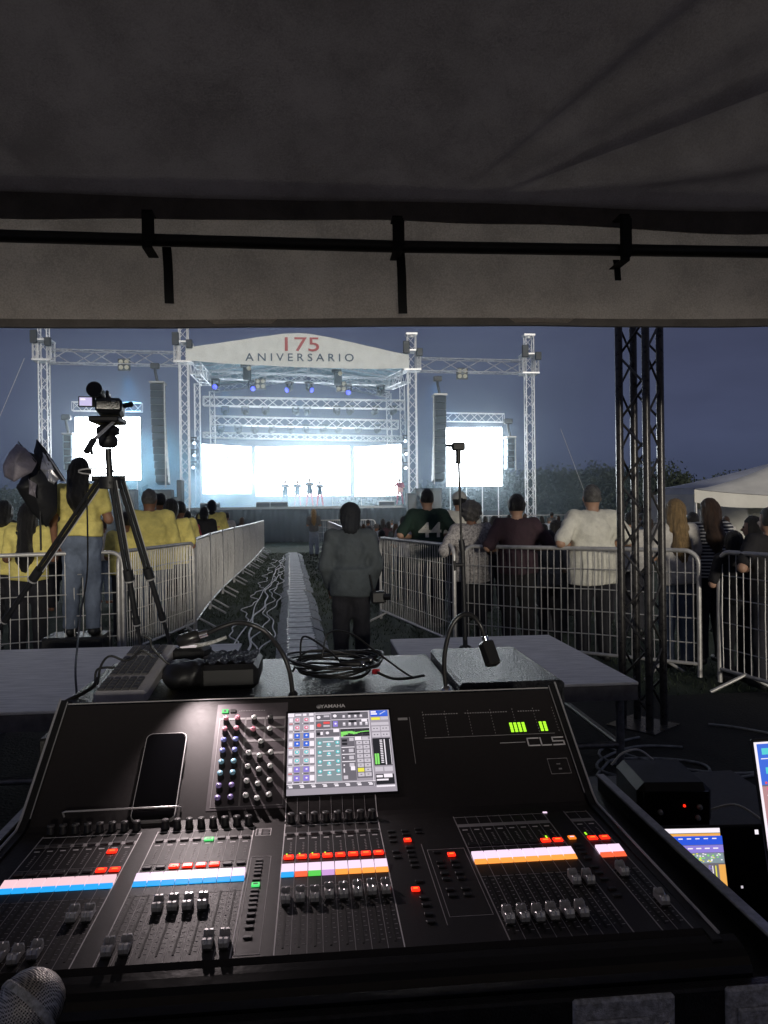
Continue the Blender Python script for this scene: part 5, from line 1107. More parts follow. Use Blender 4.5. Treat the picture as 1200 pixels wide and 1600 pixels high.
# coil of cables
co = thing('cable_coil', 'untidy coil of thin black cables beside the left lamp', 'cable', (.06, 2.10, 1.155)); a = MB()
for k in range(9):
    r0 = .085+.006*k; ph_ = RS.rand()*6; pts = [((r0+.006*math.sin(t*3+ph_))*math.cos(t)+.006*math.sin(k*2), (r0*.95+.006*math.cos(t*2+ph_))*math.sin(t), .005+.005*k+.006*math.sin(t*2+k)) for t in np.linspace(ph_, ph_+6.28*(.85+.2*RS.rand()), 40)]; a.tube(pts, .0033, 'cable', 6)
a.build('coils', co); a = MB()
for pts in ([(-.10, .03, .03), (-.09, .02, .10), (-.03, -.03, .075), (.02, .02, .02)], [(-.12, .0, .01), (-.08, .04, .055), (.03, .05, .045), (.10, .02, .02)]): a.tube(spline(pts, 8), .003, 'cable', 6)
a.build('loops', co); a = MB()
for (x, y, an) in ((.065, -.01, 15), (.04, -.05, -10), (.095, .02, 40)):
    T_ = Matrix.Translation((x, y, .035)) @ Matrix.Rotation(R(an), 4, 'Z') @ Matrix.Rotation(R(90), 4, 'Y'); a.lathe([(.003, -.035), (.006, -.03), (.0075, -.01), (.0075, .02), (.0065, .024)], 'black', T_, 12); a.lathe([(.0066, .0241), (.0066, .03), (.0064, .034)], 'chrome', T_, 12)
a.build('connectors', co); a = MB(); T_ = Matrix.Translation((.105, -.055, .014)) @ Matrix.Rotation(R(90), 4, 'Y'); a.lathe([(.007, -.012), (.0075, 0), (.0070, .008)], mat('red_plug', (.5, .02, .03), .4), T_, 12); a.build('red_plug', co)
tag(MB().tube(spline([(.02, 2.12, 1.20), (.04, 2.13, 1.262), (.10, 2.10, 1.263), (.17, 2.06, 1.215), (.235, 2.02, 1.170), (.26, 2.005, 1.158)], 10), .0026, 'cable', 6).build('cable'), 'single thin black cable arching out of the coil to the right', 'cable')
tag(MB().tube(spline([(.165, 2.02, 1.172), (.20, 2.01, 1.158), (.24, 2.005, 1.157), (.29, 2.03, 1.158)], 8), .0040, 'cable', 6).build('cable'), 'short black lead lying on the case lid beside the red plug', 'cable')
for lb, pts in (('black keyboard cable curling over the keyboard', [(150, 1085), (150, 1050), (165, 1043), (190, 1045), (214, 1048)]), ('black cable looping from the tripod foot over the keyboard', [(152, 1070), (158, 1040), (172, 1025), (195, 1032), (210, 1025), (222, 1016), (240, 1028)]), ('black cable falling behind the keyboard beside the tripod legs', [(225, 993), (235, 1000), (238, 1012), (258, 1033), (276, 1043)])):
    tag(MB().tube(spline([onY(x, y, 2.06-.0*x) for x, y in pts], 8), .0032, 'cable', 6).build('cable'), lb, 'cable', 'cables around the keyboard')
tag(MB().tube(spline([onY(x, y, y_) for x, y, y_ in ((90, 1110, 1.9), (103, 1096, 1.92), (128, 1084, 1.95), (146, 1072, 1.97), (152, 1060, 2.0))], 8), .0045, 'cable', 6).build('cable'), 'thick black cable dropping over the left end of the case', 'cable')
tag(MB().tube(spline([onY(x, y, y_) for x, y, y_ in ((135, 760, 5.4), (137, 830, 5.4), (136, 900, 5.4), (126, 960, 5.2), (121, 1010, 4.6), (118, 1050, 4.2), (121, 1098, 4.02))], 8), .006, 'cable', 5).build('cable'), 'thin cable hanging from the tripod camera to the riser', 'cable')
# dark side table, laptops, receiver box on the right
tb = thing('side_table', 'low black equipment table right of the flight case', 'table', (1.08, 1.62, 0)); MB().box(-.40, .55, -.45, .45, .59, .625, 'caseblk', b=.004).build('top', tb)
for x in (-.36, .5):
    for y in (-.4, .4): a = MB(); a.tube([(x, y, 0), (x, y, .589)], .02, 'pipe', 8); a.build('leg', tb)
def laptop(label, o_, rz, w, h, tilt, draw, dark=True):
    t = thing('laptop', label, 'laptop', o_, rz, 'laptops on the right'); T_ = Matrix.Rotation(R(90-tilt), 4, 'X')
    MB().box(-w/2, w/2, -.20, 0, 0, .014, 'extr', b=.004).build('base', t); a = MB()
    a.box(-w/2+.014, w/2-.014, -.128, -.014, .0138, .0144, 'keyd')
    for r_ in range(5):
        for c_ in range(13): a.box(-w/2+.018+c_*(w-.036)/13, -w/2+.016+(c_+1)*(w-.036)/13-.002, -.125+r_*.022, -.107+r_*.022, .0142, .0165, 'keycap')
    a.build('keypad', t)
    l = MB().box(-w/2, w/2, 0, h, -.010, 0, 'black', Matrix.Translation((0, .0, .014)) @ T_, .003).build('lid', t)
    a = MB(); F = lambda x, y, z=0: (Matrix.Translation((0, 0, .014)) @ T_) @ Vector((-w/2+.0025+x*(w-.005), .008+y*(h-.014), z)); draw(a, F); a.build('screen', l); return t
def F_(a, F, x0, y0, x1, y1, m, l=1): a.add([F(x0, y0, .0003*l), F(x1, y0, .0003*l), F(x1, y1, .0003*l), F(x0, y1, .0003*l)], [(0, 1, 2, 3)], m)
def daw(a, F):
    F_(a, F, 0, 0, 1, 1, 'glass', 1); F_(a, F, 0, .10, .67, .90, 'sdk', 2); F_(a, F, 0, .955, .66, 1.0, 'sw', 2); F_(a, F, 0, .925, .66, .95, 'sor', 2); F_(a, F, 0, .84, .67, .925, 'sblue', 3); F_(a, F, 0, .765, .67, .835, 'svi', 3)
    rs = np.random.RandomState(3)
    for k in range(11): F_(a, F, .02+k*.058, .895, .05+k*.058, .905, 'sw', 4); F_(a, F, .02+k*.058, .80, .055+k*.058, .812, 'sw', 4)
    for k in range(60): x, y = .44+.21*rs.rand(), .67+.085*rs.rand(); F_(a, F, x, y, x+.012, y+.010, ('sgr', 'sye', 'sw', 'std')[k % 4], 5)
    F_(a, F, .43, .665, .665, .76, 'std', 4); F_(a, F, .37, .66, .42, .76, 'sor', 4)
    for k in range(7): F_(a, F, .375, .668+k*.013, .415, .673+k*.013, 'sdk', 5)
    for c_, x in enumerate((.02, .08, .14, .20, .26, .315)):
        F_(a, F, x, .12, x+.045, .755, ('svi', 'sw', 'slt', 'svi', 'sw', 'svi')[c_], 4)
        for k in range(24): F_(a, F, x+.006, .13+k*.026, x+.022+.018*rs.rand(), .142+k*.026, ('spk', 'sdk', 'sblue', 'sred', 'sdk')[rs.randint(5)], 5)
    F_(a, F, .385, .50, .405, .65, 'sred', 5); F_(a, F, .41, .50, .435, .65, 'sgr', 5); F_(a, F, .40, .55, .415, .62, 'sye', 6)
    for x, m_ in ((.455, 'sw'), (.475, 'spk'), (.50, 'sw'), (.515, 'sw'), (.555, 'svi')):
        for k in range(40): F_(a, F, x, .12+k*.0132, x+.010+.012*rs.rand(), .127+k*.0132, m_ if rs.rand() > .2 else 'sdk', 5)
    F_(a, F, .465, .40, .50, .425, 'sred', 6); F_(a, F, .625, .11, .67, .65, 'sor', 4); F_(a, F, .60, .12, .608, .64, 'sye', 4); F_(a, F, .58, .12, .586, .64, 'sw', 4); F_(a, F, .56, .10, .66, .16, 'sw', 6)
    F_(a, F, .90, .93, .925, .975, 'sw', 3); F_(a, F, .76, .42, .775, .445, 'slt', 3)
laptop('laptop with a colourful mixing window, partly hidden by the case wall', (.862, 1.63, .626), R(-4), .34, .235, 14, daw)
M['slp'] = emat('screen_rose', (.50, .27, .28), 1)
def lst(a, F):
    F_(a, F, 0, 0, 1, 1, 'sw', 1); F_(a, F, .015, 0, 1, .66, 'slp', 2); F_(a, F, .015, .66, 1, .985, 'sbl', 2); F_(a, F, .04, .90, .10, .95, 'scy', 3); F_(a, F, .03, .865, .11, .872, 'sw', 3); F_(a, F, .05, .75, .11, .80, 'scy', 3); F_(a, F, .015, .655, 1, .665, 'sdk', 3)
    for k, m_ in enumerate(('sred', 'sor', 'sye')): F_(a, F, .035+k*.022, .672, .048+k*.022, .69, m_, 3)
    F_(a, F, .04, .625, .12, .645, 'spk', 3)
    for k in range(34): F_(a, F, .04+.01*(k % 2), .02+k*.0175, .10+.05*((k*7) % 5)/5, .029+k*.0175, 'sw' if k % 5 else 'sye', 3)
rk = thing('equipment_rack', 'black rack box at the right frame edge under the laptop', 'rack', (1.02, 1.28, 0)); MB().box(-.105, .45, -.22, .16, 0, .888, 'caseblk', b=.005).build('body', rk); MB().box(-.10, .44, -.226, -.221, .1, .85, 'blackgloss').build('front_panel', rk)
laptop('laptop with a pink and blue list window at the right frame edge', (1.024, 1.375, .889), R(4), .36, .25, 12, lst)
rb = thing('receiver_box', 'rounded black box with a red light on the stand behind the laptops', 'receiver', (.93, 1.98, .775), R(-6))
a = MB(); a.box(-.10, .09, -.10, .12, 0, .115, 'black', b=.02); a.build('body', rb); a = MB(); a.box(-.09, .075, -.108, -.101, .012, .10, 'blackgloss'); a.build('front_panel', rb)
a = MB(); a.lathe([(.001, 0), (.0035, 0), (.003, .003), (.0005, .004)], 'eR', Matrix.Translation((.012, -.1085, .065)) @ Matrix.Rotation(R(90), 4, 'X'), 10); a.build('red_light', rb)
for x, z in ((.05, .062), (.045, .035), (-.05, .05)): a = MB(); a.lathe([(.007, 0), (.006, .008), (.001, .009)], 'latch', Matrix.Translation((x, -.1085, z)) @ Matrix.Rotation(R(90), 4, 'X'), 10); a.build('knob', rb)
tag(MB().box(.72, 1.30, 1.80, 2.30, 0, .772, 'caseblk', b=.006).build('road_case'), 'black road case carrying the receiver with the red light', 'road case')
for i, pts in enumerate(([(1.02, 1.93, .80), (1.08, 1.88, .83), (1.14, 1.80, .79), (1.20, 1.83, .777)], [(.80, 2.02, .90), (.83, 2.02, .93), (.88, 2.03, .935), (.93, 2.05, .90)], )):
    tag(MB().tube(spline(pts, 8), .003, 'wcable', 6).build('cable'), ['pale thin cable curling right of the receiver box', 'pale thin cable looping over the receiver box'][i], 'cable', 'pale cables by the receiver')
# cables and hoses on the dark ground at right
for i in range(4):
    c = (2.0+.2*i, 4.4+.15*i); r0 = .35+.1*i; pts = [(c[0]+r0*math.cos(t)+.05*math.sin(3*t+i), c[1]+r0*.8*math.sin(t), .015) for t in np.linspace(i, i+4.5, 30)]
    tag(MB().tube(pts, .009, 'rampside', 6).build('cable'), 'dark cable loop on the ground by the truss pillar', 'cable', 'cable loops on the ground')
# ------------------------------------------------------------------ video camera on the tripod
F1, F2, F3 = onZ(222, 1021, .6), onZ(268, 1012, .6), Vector((-2.05, 4.6, .6))
ap = onY(172, 752, 5.35)
tr = thing('tripod', 'tall black tripod standing on the left riser, carrying the video camera', 'tripod', (ap.x, ap.y, .6)); o0 = Vector((ap.x, ap.y, .6))
F3 = onZ(-22, 1013, .6)
for (f, off) in ((F1, Vector((.03, -.06, 0))), (F2, Vector((.06, .05, 0))), (F3, Vector((-.07, 0, 0)))):
    a = ap+off-o0; b = f-o0; d = b-a; a_ = MB()
    sd_ = d.normalized().cross(Vector((0, 1, 0))).normalized()
    for s2 in (-1, 1): a_.tube([a+sd_*.014*s2, a+d*.52+sd_*.014*s2], .0135, 'black', 10)
    a_.tube([a+d*.50, a+d*.56], .034, 'black', 10); a_.tube([a+d*.5, a+d*.79], .020, 'black', 10); a_.tube([a+d*.78, a+d*.82], .027, 'black', 10); a_.tube([a+d*.80, b], .014, 'black', 8); lg = a_.build('leg', tr)
    a_ = MB(); a_.tube([a+d*.562, a+d*.568], .036, 'galv', 12); a_.tube([a+d*.822, a+d*.828], .026, 'galv', 12); a_.build('clamp', lg); a_ = MB(); a_.tube([a+sd_*.03-Vector((0, .012, 0)), a+d*.50+sd_*.03-Vector((0, .012, 0))], .0035, 'trim', 5); a_.build('edge_strip', lg)
    a_ = MB(); a_.tube([b-d.normalized()*.05, b], [.016, .020], 'black', 8); a_.build('foot', lg)
hd = onY(169, 692, 5.35)-o0; top_ = ap-o0
a_ = MB(); a_.tube([top_-Vector((0, 0, .05)), top_+Vector((0, 0, .03))], [.07, .075], 'black', 14); a_.tube([top_+Vector((-.12, 0, .02)), top_+Vector((.1, 0, .02))], .018, 'black', 8); a_.build('crown', tr)
a_ = MB(); a_.tube([top_, hd-Vector((0, 0, .04))], .022, 'pipe', 12); a_.build('centre_column', tr)
a_ = MB(); a_.lathe([(.05, -.04), (.075, -.02), (.08, .03), (.06, .06), (.09, .07), (.095, .12), (.05, .15)], 'black', Matrix.Translation(hd) @ Matrix.Scale(.82, 4), 18); a_.box(-.10, .10, -.12, .12, .13, .17, 'black', Matrix.Translation(hd), .01); a_.build('head', tr)
h0 = onY(182, 655, 5.30)-o0; h1 = onY(146, 688, 5.0)-o0; a_ = MB(); a_.tube([h0, h1], [.010, .012], 'galv', 8); a_.tube([h1, h1+(h1-h0).normalized()*.10+Vector((0, 0, -.03))], .020, 'cable', 10); a_.tube([h1+Vector((-.02, 0, 0)), h1+Vector((-.01, 0, -.09))], .010, 'cable', 8); a_.build('pan_handle', tr)
a_ = MB(); pts = [(.12*math.cos(t)-.1, .03, .07+.02*math.sin(t)) for t in np.linspace(0, 6.28, 14)]; a_.tube([top_+Vector(p) for p in pts], .006, 'galv', 6); a_.build('spreader_ring', tr)
cp = onY(173, 648, 5.35); vc = thing('video_camera', 'black video camera with a small lit flip-out screen and viewfinder on the tripod', 'video camera', cp, R(10), None, .88)
a_ = MB(); a_.box(-.10, .09, -.16, .26, .0, .11, 'black', b=.02); a_.box(-.075, .075, .24, .34, .015, .105, 'black', b=.02); a_.box(-.09, .085, -.19, -.158, .015, .085, 'blackgloss', b=.006); a_.build('body', vc)
a_ = MB(); a_.tube([(0, .33, .06), (0, .46, .06)], [.05, .056], 'black', 16); a_.build('lens', vc)
a_ = MB(); a_.tube([(-.10, -.12, .17), (-.08, -.02, .155), (-.06, .1, .13)], [.052, .045, .034], 'black', 14); a_.tube([(-.105, -.14, .172), (-.10, -.115, .17)], [.060, .055], 'cable', 16); a_.build('viewfinder', vc)
a_ = MB(); a_.tube([(-.02, -.05, .11), (-.02, -.04, .17), (-.02, .2, .17), (-.02, .22, .11)], .012, 'black', 8); a_.build('carry_handle', vc)
a_ = MB(); a_.box(-.215, -.095, -.158, -.143, .035, .115, 'black', b=.004); fl = a_.build('flip_screen', vc); a_ = MB(); a_.box(-.207, -.120, -.1615, -.1585, .044, .106, emat('camera_lcd', (.55, .50, .75), 1.1)); a_.box(-.200, -.165, -.1630, -.162, .084, .098, 'sw'); a_.build('picture', fl)
a_ = MB(); 
for q in range(5): a_.box(.0+.012*q, .008+.012*q, -.1925, -.1905, .05, .058, 'galv')
a_.tube([(.02, -.192, .075), (.05, -.192, .078)], .005, 'galv', 6); a_.build('buttons', vc)
a_ = MB(); a_.tube([(.09, .0, .07), (.15, .0, .085), (.14, .1, .09)], .02, 'black', 10); a_.build('side_grip', vc)
# slim stand with a small action camera on the right riser
b_ = onZ(727, 1012, .6); tp_ = onY(716, 703, b_.y)
ps = thing('pole_stand', 'slim black pole stand on the right riser with a small camera on top', 'pole stand', b_)
a_ = MB(); a_.tube([(0, 0, .0), (-.012, 0, .72)], .017, 'black', 10); a_.tube([(-.012, 0, .70), (-.02, 0, .78)], .022, 'black', 10); a_.tube([(-.018, 0, .74), tp_-b_], .009, 'pipe', 8); a_.build('pole', ps)
a_ = MB(); a_.lathe([(.001, 0), (.045, 0), (.04, .012), (.018, .02), (.017, .06)], 'black', None, 18); a_.build('base', ps)
a_ = MB(); a_.tube([(-.01, -.01, .60), (-.07, -.02, .60)], .014, 'black', 8); a_.tube([(-.07, -.02, .56), (-.075, -.02, .63)], .010, 'black', 8); a_.build('clamp_knob', ps)
a_ = MB(); q = tp_-b_; a_.box(q.x-.045, q.x+.05, q.y-.02, q.y+.03, q.z-.005, q.z+.055, 'black', b=.01); a_.tube([(q.x-.045, q.y, q.z+.03), (q.x-.09, q.y-.02, q.z+.03)], .011, 'black', 8); a_.tube([(q.x, q.y, q.z-.10), (q.x, q.y, q.z)], .02, 'pipe', 8); a_.build('action_camera', ps)
# folded reflector / umbrella-like cover at far left
uc = thing('folded_umbrella', 'half-folded silver and black umbrella reflector above the long-haired woman', 'umbrella', onY(58, 800, 7.6)); u0 = Vector(uc.location)
uq = lambda x, y, Y=7.6: onY(x, y, Y)-u0
def sheet(name, outline, m, bulge, Yb=7.6, fold=3):
    P_ = [uq(x, y, Yy) for x, y, Yy in outline]; c = sum(P_, Vector())/len(P_); mb = MB(); n = len(P_); Q_ = []
    for i in range(n):
        for k in range(6): Q_.append(P_[i]+(P_[(i+1) % n]-P_[i])*k/6)
    N_ = len(Q_); rings = 7; vs = []
    for s2 in (0, .006):
        for r_ in range(rings+1):
            t = r_/rings
            for i, p in enumerate(Q_): v = c+(p-c)*t; v = v+Vector((0, -1, 0))*(bulge*(1-t*t)+.014*math.sin(i*6.28*fold/N_)*t)+Vector((0, s2, 0)); vs.append(v)
    fs = []; o2 = N_*(rings+1)
    for o_ in (0, o2):
        for r_ in range(rings):
            for i in range(N_): fs.append((o_+r_*N_+i, o_+r_*N_+(i+1) % N_, o_+(r_+1)*N_+(i+1) % N_, o_+(r_+1)*N_+i))
    for i in range(N_): fs.append((rings*N_+i, rings*N_+(i+1) % N_, o2+rings*N_+(i+1) % N_, o2+rings*N_+i))
    mb.add(vs, fs, m, True); return mb.build(name, uc)
M['silv'] = mat('grey_fabric', (.30, .27, .30), .5, .2, noise=.35, nscale=6, bump=.6, bscale=12); M['silvin'] = mat('silver_lining', (.62, .62, .66), .3, .5, noise=.4, nscale=9, bump=.5, bscale=14); M['umbk'] = mat('black_fabric', (.016, .016, .018), .5, bump=.5, bscale=12)
sheet('canopy', [(26, 693, 7.5), (40, 700, 7.5), (57, 722, 7.55), (50, 738, 7.5), (22, 753, 7.45), (6, 745, 7.5), (5, 728, 7.55), (14, 706, 7.5)], 'silv', .06)
sheet('canopy', [(57, 686, 7.6), (70, 700, 7.58), (103, 752, 7.5), (96, 752, 7.5), (66, 710, 7.55), (62, 735, 7.7), (52, 705, 7.65)], 'umbk', .03)
sheet('lining', [(66, 706, 7.56), (76, 716, 7.55), (92, 748, 7.52), (84, 757, 7.5), (76, 752, 7.5), (64, 733, 7.56)], 'silvin', .02, fold=5)
sheet('canopy', [(30, 700, 7.75), (60, 712, 7.8), (88, 752, 7.8), (90, 800, 7.85), (72, 824, 7.85), (48, 800, 7.8), (26, 762, 7.7), (40, 735, 7.75)], 'umbk', .10)
sheet('lining', [(44, 748, 7.62), (56, 756, 7.62), (56, 778, 7.62), (46, 772, 7.62)], 'silv', .01)
a_ = MB(); a_.tube([uq(58, 690, 7.7), uq(62, 760, 7.75), uq(64, 860, 7.8)], .010, 'black', 8); a_.tube([uq(58, 686, 7.6), uq(103, 754, 7.5)], .006, 'trim', 6); a_.tube([uq(28, 690, 7.5), uq(56, 722, 7.55)], .006, 'black', 6); a_.build('ribs', uc)
# ------------------------------------------------------------------ people
def at(px, py_head, Y, H=1.74): # head-top pixel -> position and scale so that the head top meets it
    p = onY(px, py_head, Y); return p.x, Y, p.z
def put(label, px, py, Y, z0=0, **k):
    x, y, z = at(px, py, Y); sc = (z-z0)/1.738
    return person(label, (x, y, z0), sc=sc, h=k.pop('h', .0145), **k)
# aisle
put('man from behind in a grey jacket and black cap standing in the aisle', 547, 785, 7.15, top='jacket', bottom='darkp', hair='bob', hairm='capc', cap='capc', pose='pocket', w=1.06, dep=1.15, sleeve=2.0, hem=.84, group='people in the aisle', seed=3, head=.05, h=.012)
put('woman in pale jeans standing far up the aisle near the stage', 490, 795, 27.5, top='grey', bottom='paleb', hair='long', hairm='blondh', pose='fold', w=.85, group='people in the aisle', seed=5, h=.022)
p_ = onY(592, 932, 7.0); hb = thing('camera_bag', 'small black camera bag hanging at the right hip of the aisle man', 'bag', p_)
MB().box(-.07, .06, -.05, .05, -.06, .05, 'black', b=.015).build('body', hb); a_ = MB(); a_.tube([(.04, -.04, .0), (.10, -.05, .0)], .03, 'blackgloss', 12); a_.tube([(-.05, 0, .05), (-.08, .02, .20)], .008, 'strap', 6); a_.build('flap', hb)
GLp, GRp = 'spectators behind the left barriers', 'spectators behind the right barriers'
st_ = thing('step_box', 'black step box under the standing headset woman', 'step', (-2.43, 8.15, 0)); MB().box(-.3, .3, -.2, .25, 0, .36, 'caseblk', b=.02).build('body', st_)
w1 = put('standing woman with long black hair, headset, yellow top and jeans', 125, 715, 8.1, z0=.36, top='yellow', bottom='jeans', hair='long', pose='one', w=1.08, dep=1.1, sleeve=.55, hem=.97, group=GLp, seed=8, head=-.5, long_z=1.22, h=.012)
a_ = MB(); a_.tube([(.088*math.sin(t), -.02+.0*t, 1.635+.105*math.cos(t)) for t in np.linspace(-1.6, 1.6, 14)], .006, 'galv', 6)
for s2 in (-1, 1): a_.lathe([(.028, 0), (.03, .012), (.02, .022)], 'black', Matrix.Translation((s2*.085, 0, 1.60)) @ Matrix.Rotation(R(90*s2), 4, 'Y'), 12)
a_.tube([(.09, .0, 1.60), (.10, .06, 1.57), (.07, .11, 1.55)], .004, 'black', 5); a_.build('headset', w1)
put('woman at far left edge with dark hair and yellow shirt', 6, 782, 9.3, top='yellow', bottom='darkp', hair='bob', pose='fold', w=1.0, group=GLp, seed=9)
put('woman with very long straight black hair over a yellow shirt', 44, 785, 8.6, top='yellow', bottom='darkp', hair='long', pose='fold', w=1.0, group=GLp, seed=10, long_z=1.02)
put('heavy grey-haired man in a yellow shirt by the angled barrier', 233, 763, 10.0, top='yellow', bottom='jeans', hair='crop', hairm='greyh', pose='fold', w=1.42, dep=1.5, sleeve=1.0, hem=.80, group=GLp, seed=11, head=-.15)
put('person in a yellow shirt behind the tripod legs, left of the heavy man', 196, 800, 9.9, top='yellow', bottom='darkp', hair='short', pose='fold', w=1.1, group=GLp, seed=14)
put('dark-haired person in yellow right of the heavy man', 267, 779, 10.3, top='yellow', bottom='darkp', hair='bob', pose='fold', w=1.1, dep=1.1, group=GLp, seed=12)
put('person in yellow partly hidden right of the dark-haired one', 281, 783, 12.2, top='yellow', bottom='jeans', hair='short', pose='fold', w=1.05, group=GLp, seed=13, h=.018)
put('dark head behind the heavy man', 250, 770, 12.6, top='yellow', bottom='darkp', hair='short', pose='down', w=.95, group=GLp, seed=15, h=.018)
put('person in a red shirt behind the yellow shirts', 292, 798, 14, top='red', bottom='darkp', hair='short', pose='fold', w=.9, group=GLp, seed=16, h=.02)
p7 = put('stout person in yellow with a line of red print on the back', 331, 781, 17.0, top='yellow', bottom='darkp', hair='bob', pose='fold', w=1.35, dep=1.2, sleeve=1.0, group=GLp, seed=17, h=.02)
put('dark head left of the stout person in yellow', 319, 791, 16, top='blacktop', bottom='darkp', hair='bob', pose='down', w=.9, group=GLp, seed=18, h=.022)
put('small figure in a pale top by the barrier beyond the stout person', 354, 800, 22, top='cream', bottom='darkp', hair='short', pose='down', w=1.1, group=GLp, seed=19, h=.022)
# right side
pj = put('man from behind in a dark green jersey with number 44', 667, 763, 10.25, top='jersey', bottom='darkp', hair='crop', pose='rail', w=1.18, dep=1.05, sleeve=.85, hem=.82, group=GRp, seed=21, skin='skin2')
put('person in a white cap and white shirt behind the curly-haired woman', 718, 768, 10.9, top='whitec', bottom='darkp', hair='short', cap='whitec', pose='fold', w=1.2, group=GRp, seed=22, skin='skin2')
put('grey curly-haired woman in a patterned blouse', 736, 784, 8.62, top='floral', bottom='darkp', hair='curly', hairm='greyh', pose='rail', w=1.12, dep=1.15, sleeve=1.2, hem=.80, group=GRp, seed=23)
put('man with short black hair in a maroon shirt leaning on the barrier', 807, 772, 8.25, top='maroon', bottom='blacktop', hair='short', pose='rail', w=1.15, dep=1.1, sleeve=.9, hem=.88, group=GRp, seed=24, skin='skin2')
put('man in a white T-shirt leaning back on the barrier rail', 925, 756, 7.76, top='whitec', bottom='darkp', hair='crop', hairm='greyh', pose='rail', w=1.30, dep=1.2, sleeve=.85, hem=.76, group=GRp, seed=25, skin='skin2', head=-.1, h=.012)
put('blond woman in a pale top right of the black truss pillar', 1055, 779, 7.35, top='cream', bottom='jeans', hair='long', hairm='blondh', pose='fold', w=.95, hem=.86, group=GRp, seed=26, skin='skin2', long_z=1.12)
put('woman with long brown hair in a black and white striped top', 1108, 778, 7.45, top='striped', bottom='darkp', hair='long', hairm='brown', pose='fold', w=1.0, group=GRp, seed=27, skin='skin2', head=.3, long_z=1.20)
put('person in black with dark bobbed hair at the right, arm on the rail', 1176, 806, 6.9, top='blacktop', bottom='darkp', hair='bob', pose='rail', w=1.0, group=GRp, seed=28, skin='skin2', head=.9)
put('child with black hair in front of the dark-clothed person', 1148, 829, 6.6, top='blacktop', bottom='darkp', hair='bob', pose='fold', w=1.0, group=GRp, seed=29, skin='skin2', head=-.6)
put('person cut by the right frame edge with short dark hair', 1203, 792, 6.35, top='blacktop', bottom='darkp', hair='short', pose='rail', w=1.1, group=GRp, seed=30, skin='skin2', head=.6)
put('person behind the truss pillar in a pale shirt', 985, 800, 9.4, top='cream', bottom='darkp', hair='short', pose='fold', w=1.0, group=GRp, seed=31, skin='skin2')
put('dark figure hidden between the maroon and the white shirts', 868, 812, 9.6, top='blacktop', bottom='darkp', hair='bob', pose='fold', w=1.0, group=GRp, seed=32)
put('small dark figure behind the shoulder of the maroon shirt', 849, 818, 12, top='maroon', bottom='darkp', hair='short', pose='fold', w=.9, group=GRp, seed=33, h=.018)
for i, (lb, px, py, Y, tp_, hr_, hm_, w_) in enumerate((('person in a grey top seen between the jersey and the curly-haired woman', 696, 800, 11.4, 'grey', 'bob', 'brown', 1.0), ('dark-haired person peeking left of the maroon shirt', 772, 806, 11.8, 'blacktop', 'long', 'hair', .95), ('person in a pale blue top left of the white T-shirt man', 884, 822, 11.0, 'paleb', 'short', 'hair', .95), ('short dark-haired person directly left of the white T-shirt man', 858, 828, 8.7, 'grey', 'bob', 'hair', .9), ('person in a maroon top just left of the truss pillar', 962, 812, 10.2, 'maroon', 'short', 'brown', 1.0), ('person in black between the blond and the striped woman', 1082, 800, 9.6, 'blacktop', 'short', 'hair', 1.0), ('seated-looking person in black right of the striped woman', 1130, 812, 9.2, 'jacket', 'bob', 'hair', 1.0), ('person in a pale top left of the jersey man', 632, 806, 13.5, 'cream', 'short', 'hair', 1.0))):
    put(lb, px, py, Y, top=tp_, bottom='darkp', hair=hr_, hairm=hm_, pose='fold' if i % 2 else 'one', w=w_, group=GRp, seed=60+i, h=.018, rz=RS.normal()*.35, skin='skin2')
# number on the jersey: letters laid onto the cloth with a small offset
from mathutils.bvhtree import BVHTree
def on_shirt(pers, txt, m, z, size, x=0, sx=1, nm='print', w=.002):
    sh = [c for c in bpy.data.objects if c.parent == pers and c.name.startswith('shirt')][0]
    bv = BVHTree.FromPolygons([v.co.copy() for v in sh.data.vertices], [tuple(p.vertices) for p in sh.data.polygons])
    def pj_(v):
        h_ = bv.ray_cast(Vector((v.x, -1, v.z)), Vector((0, 1, 0))); y = h_[0].y if h_[0] else -.13
        return Vector((v.x, y-.006, v.z))
    mb = MB(); text_mb(mb, txt, m, Matrix.Translation((x, 0, z)) @ Matrix.Rotation(R(90), 4, 'X'), size, sx, w, pj_, 2); mb.build(nm, sh)
on_shirt(pj, '44', 'cloth_num' if 'cloth_num' in M else 'whitec', 1.215, .25, .02, 1.15, 'number', .006)
on_shirt(p7, '--------', 'lettR', 1.20, .13, 0, 1, 'back_print', .004)
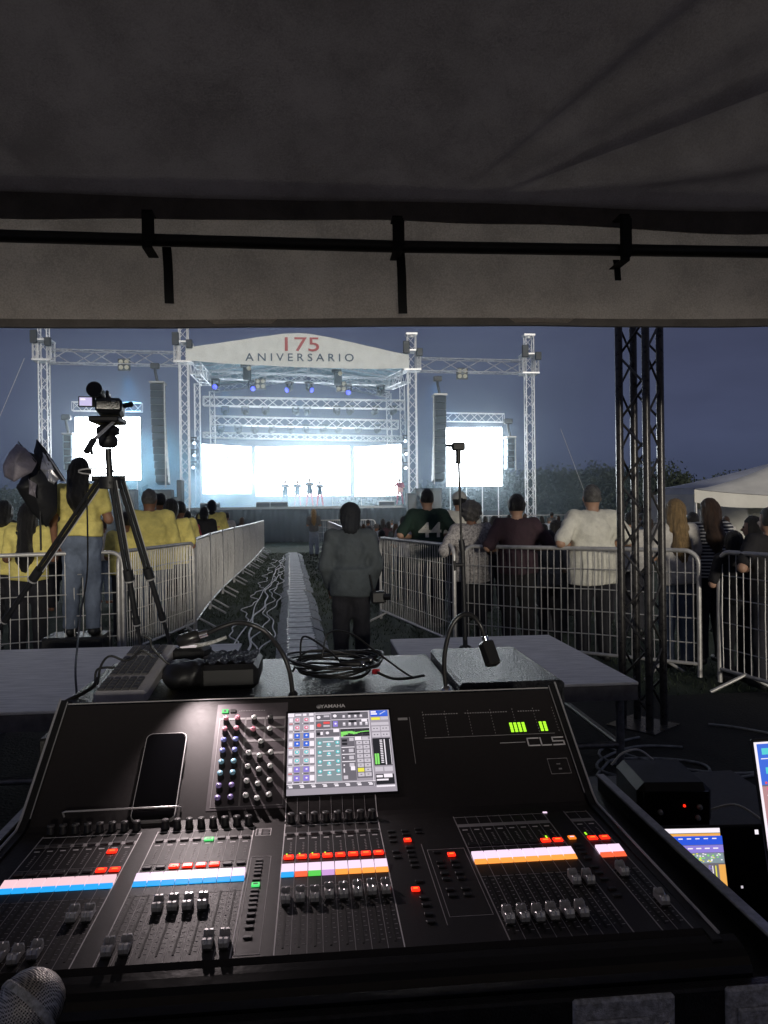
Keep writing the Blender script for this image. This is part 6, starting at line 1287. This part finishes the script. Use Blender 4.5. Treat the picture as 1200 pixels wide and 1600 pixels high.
# far crowd: a few baked figures, copied
protos = []
for k, (tp1, bt, hr_, hm, w_) in enumerate((('grey', 'darkp', 'short', 'hair', 1.0), ('blacktop', 'darkp', 'long', 'hair', .9), ('cream', 'jeans', 'short', 'brown', 1.1), ('maroon', 'darkp', 'bob', 'hair', 1.0), ('paleb', 'darkp', 'short', 'greyh', 1.05), ('jacket', 'jeans', 'long', 'brown', .9))):
    t = person('x', (0, 0, 0), top=tp1, bottom=bt, hair=hr_, hairm=hm, pose='fold' if k % 2 else 'down', w=w_, h=.03, seed=40+k, foot=False); protos.append(t)
desc = ['in a grey top', 'with long black hair in black', 'in a cream top', 'in maroon with a bob', 'in a pale blue top', 'with long brown hair and a jacket']
k = 0
def crowd(px, py, Y, kind, reg, sitsc=None):
    global k
    p = onY(px, py, Y); sc = max(.70, min(1.03, p.z/1.74)); x = p.x
    first = protos[kind].get('used') is None; o = protos[kind] if first else copy_tree(protos[kind])
    protos[kind]['used'] = 1; o['used'] = 1
    o.location = (x, Y, p.z-1.738*sc if abs(p.z-1.738*sc) < .02 else 0); o.scale = (sc, sc, sc); o.rotation_euler = (0, 0, RS.normal()*.5)
    o['label'] = 'distant spectator %s %s' % (desc[kind], reg); o['group'] = 'distant spectators'
xs_ = [(568, 822, 22), (575, 812, 26), (588, 818, 20), (598, 810, 24), (607, 814, 22), (618, 818, 19), (580, 826, 15), (596, 828, 14), (612, 812, 28), (560, 815, 28), (640, 815, 24), (650, 808, 27), (630, 806, 30)]
for i, (px, py, Y) in enumerate(xs_): crowd(px, py, Y, [2, 0, 4, 1, 3, 5, 2, 0, 4, 1, 2, 3, 4][i], 'between the aisle and the jersey man')
xs_ = [(748, 812, 20), (758, 806, 24), (770, 816, 18), (776, 806, 26), (760, 826, 14), (790, 815, 22), (838, 812, 20), (846, 806, 26), (830, 826, 15), (828, 808, 28), (858, 808, 24), (872, 806, 28), (862, 800, 30), (880, 816, 18), (960, 808, 22), (972, 812, 20), (1000, 804, 26), (1016, 810, 20), (1030, 806, 22), (1080, 808, 16), (1134, 806, 15), (1126, 814, 13), (950, 802, 28), (820, 802, 30), (795, 804, 30), (700, 806, 26), (690, 812, 22)]
for i, (px, py, Y) in enumerate(xs_): crowd(px, py, Y, i % 6, 'beyond the maroon and white shirts')
xs_ = [(275, 800, 18), (300, 806, 20), (310, 802, 24), (345, 806, 22), (215, 806, 16), (160, 812, 14), (95, 806, 14), (70, 812, 13), (378, 808, 26), (352, 803, 28), (20, 812, 12)]
for i, (px, py, Y) in enumerate(xs_): crowd(px, py, Y, (i*5+1) % 6, 'behind the yellow shirts on the left')
for t in protos:
    if t.get('used') is None: 
        for c in kids(t): bpy.data.objects.remove(c)
        bpy.data.objects.remove(t)
for o in bpy.data.objects:
    if 'used' in o: del o['used']
# a small white vehicle light far off in the crowd
tag(MB().box(-.5, .5, 0, .6, 0, 1.3, 'whitetent', b=.1).build('van', None, onY(765, 800, 36)*1), 'pale parked van far off behind the maroon shirt man', 'van') if 0 else None
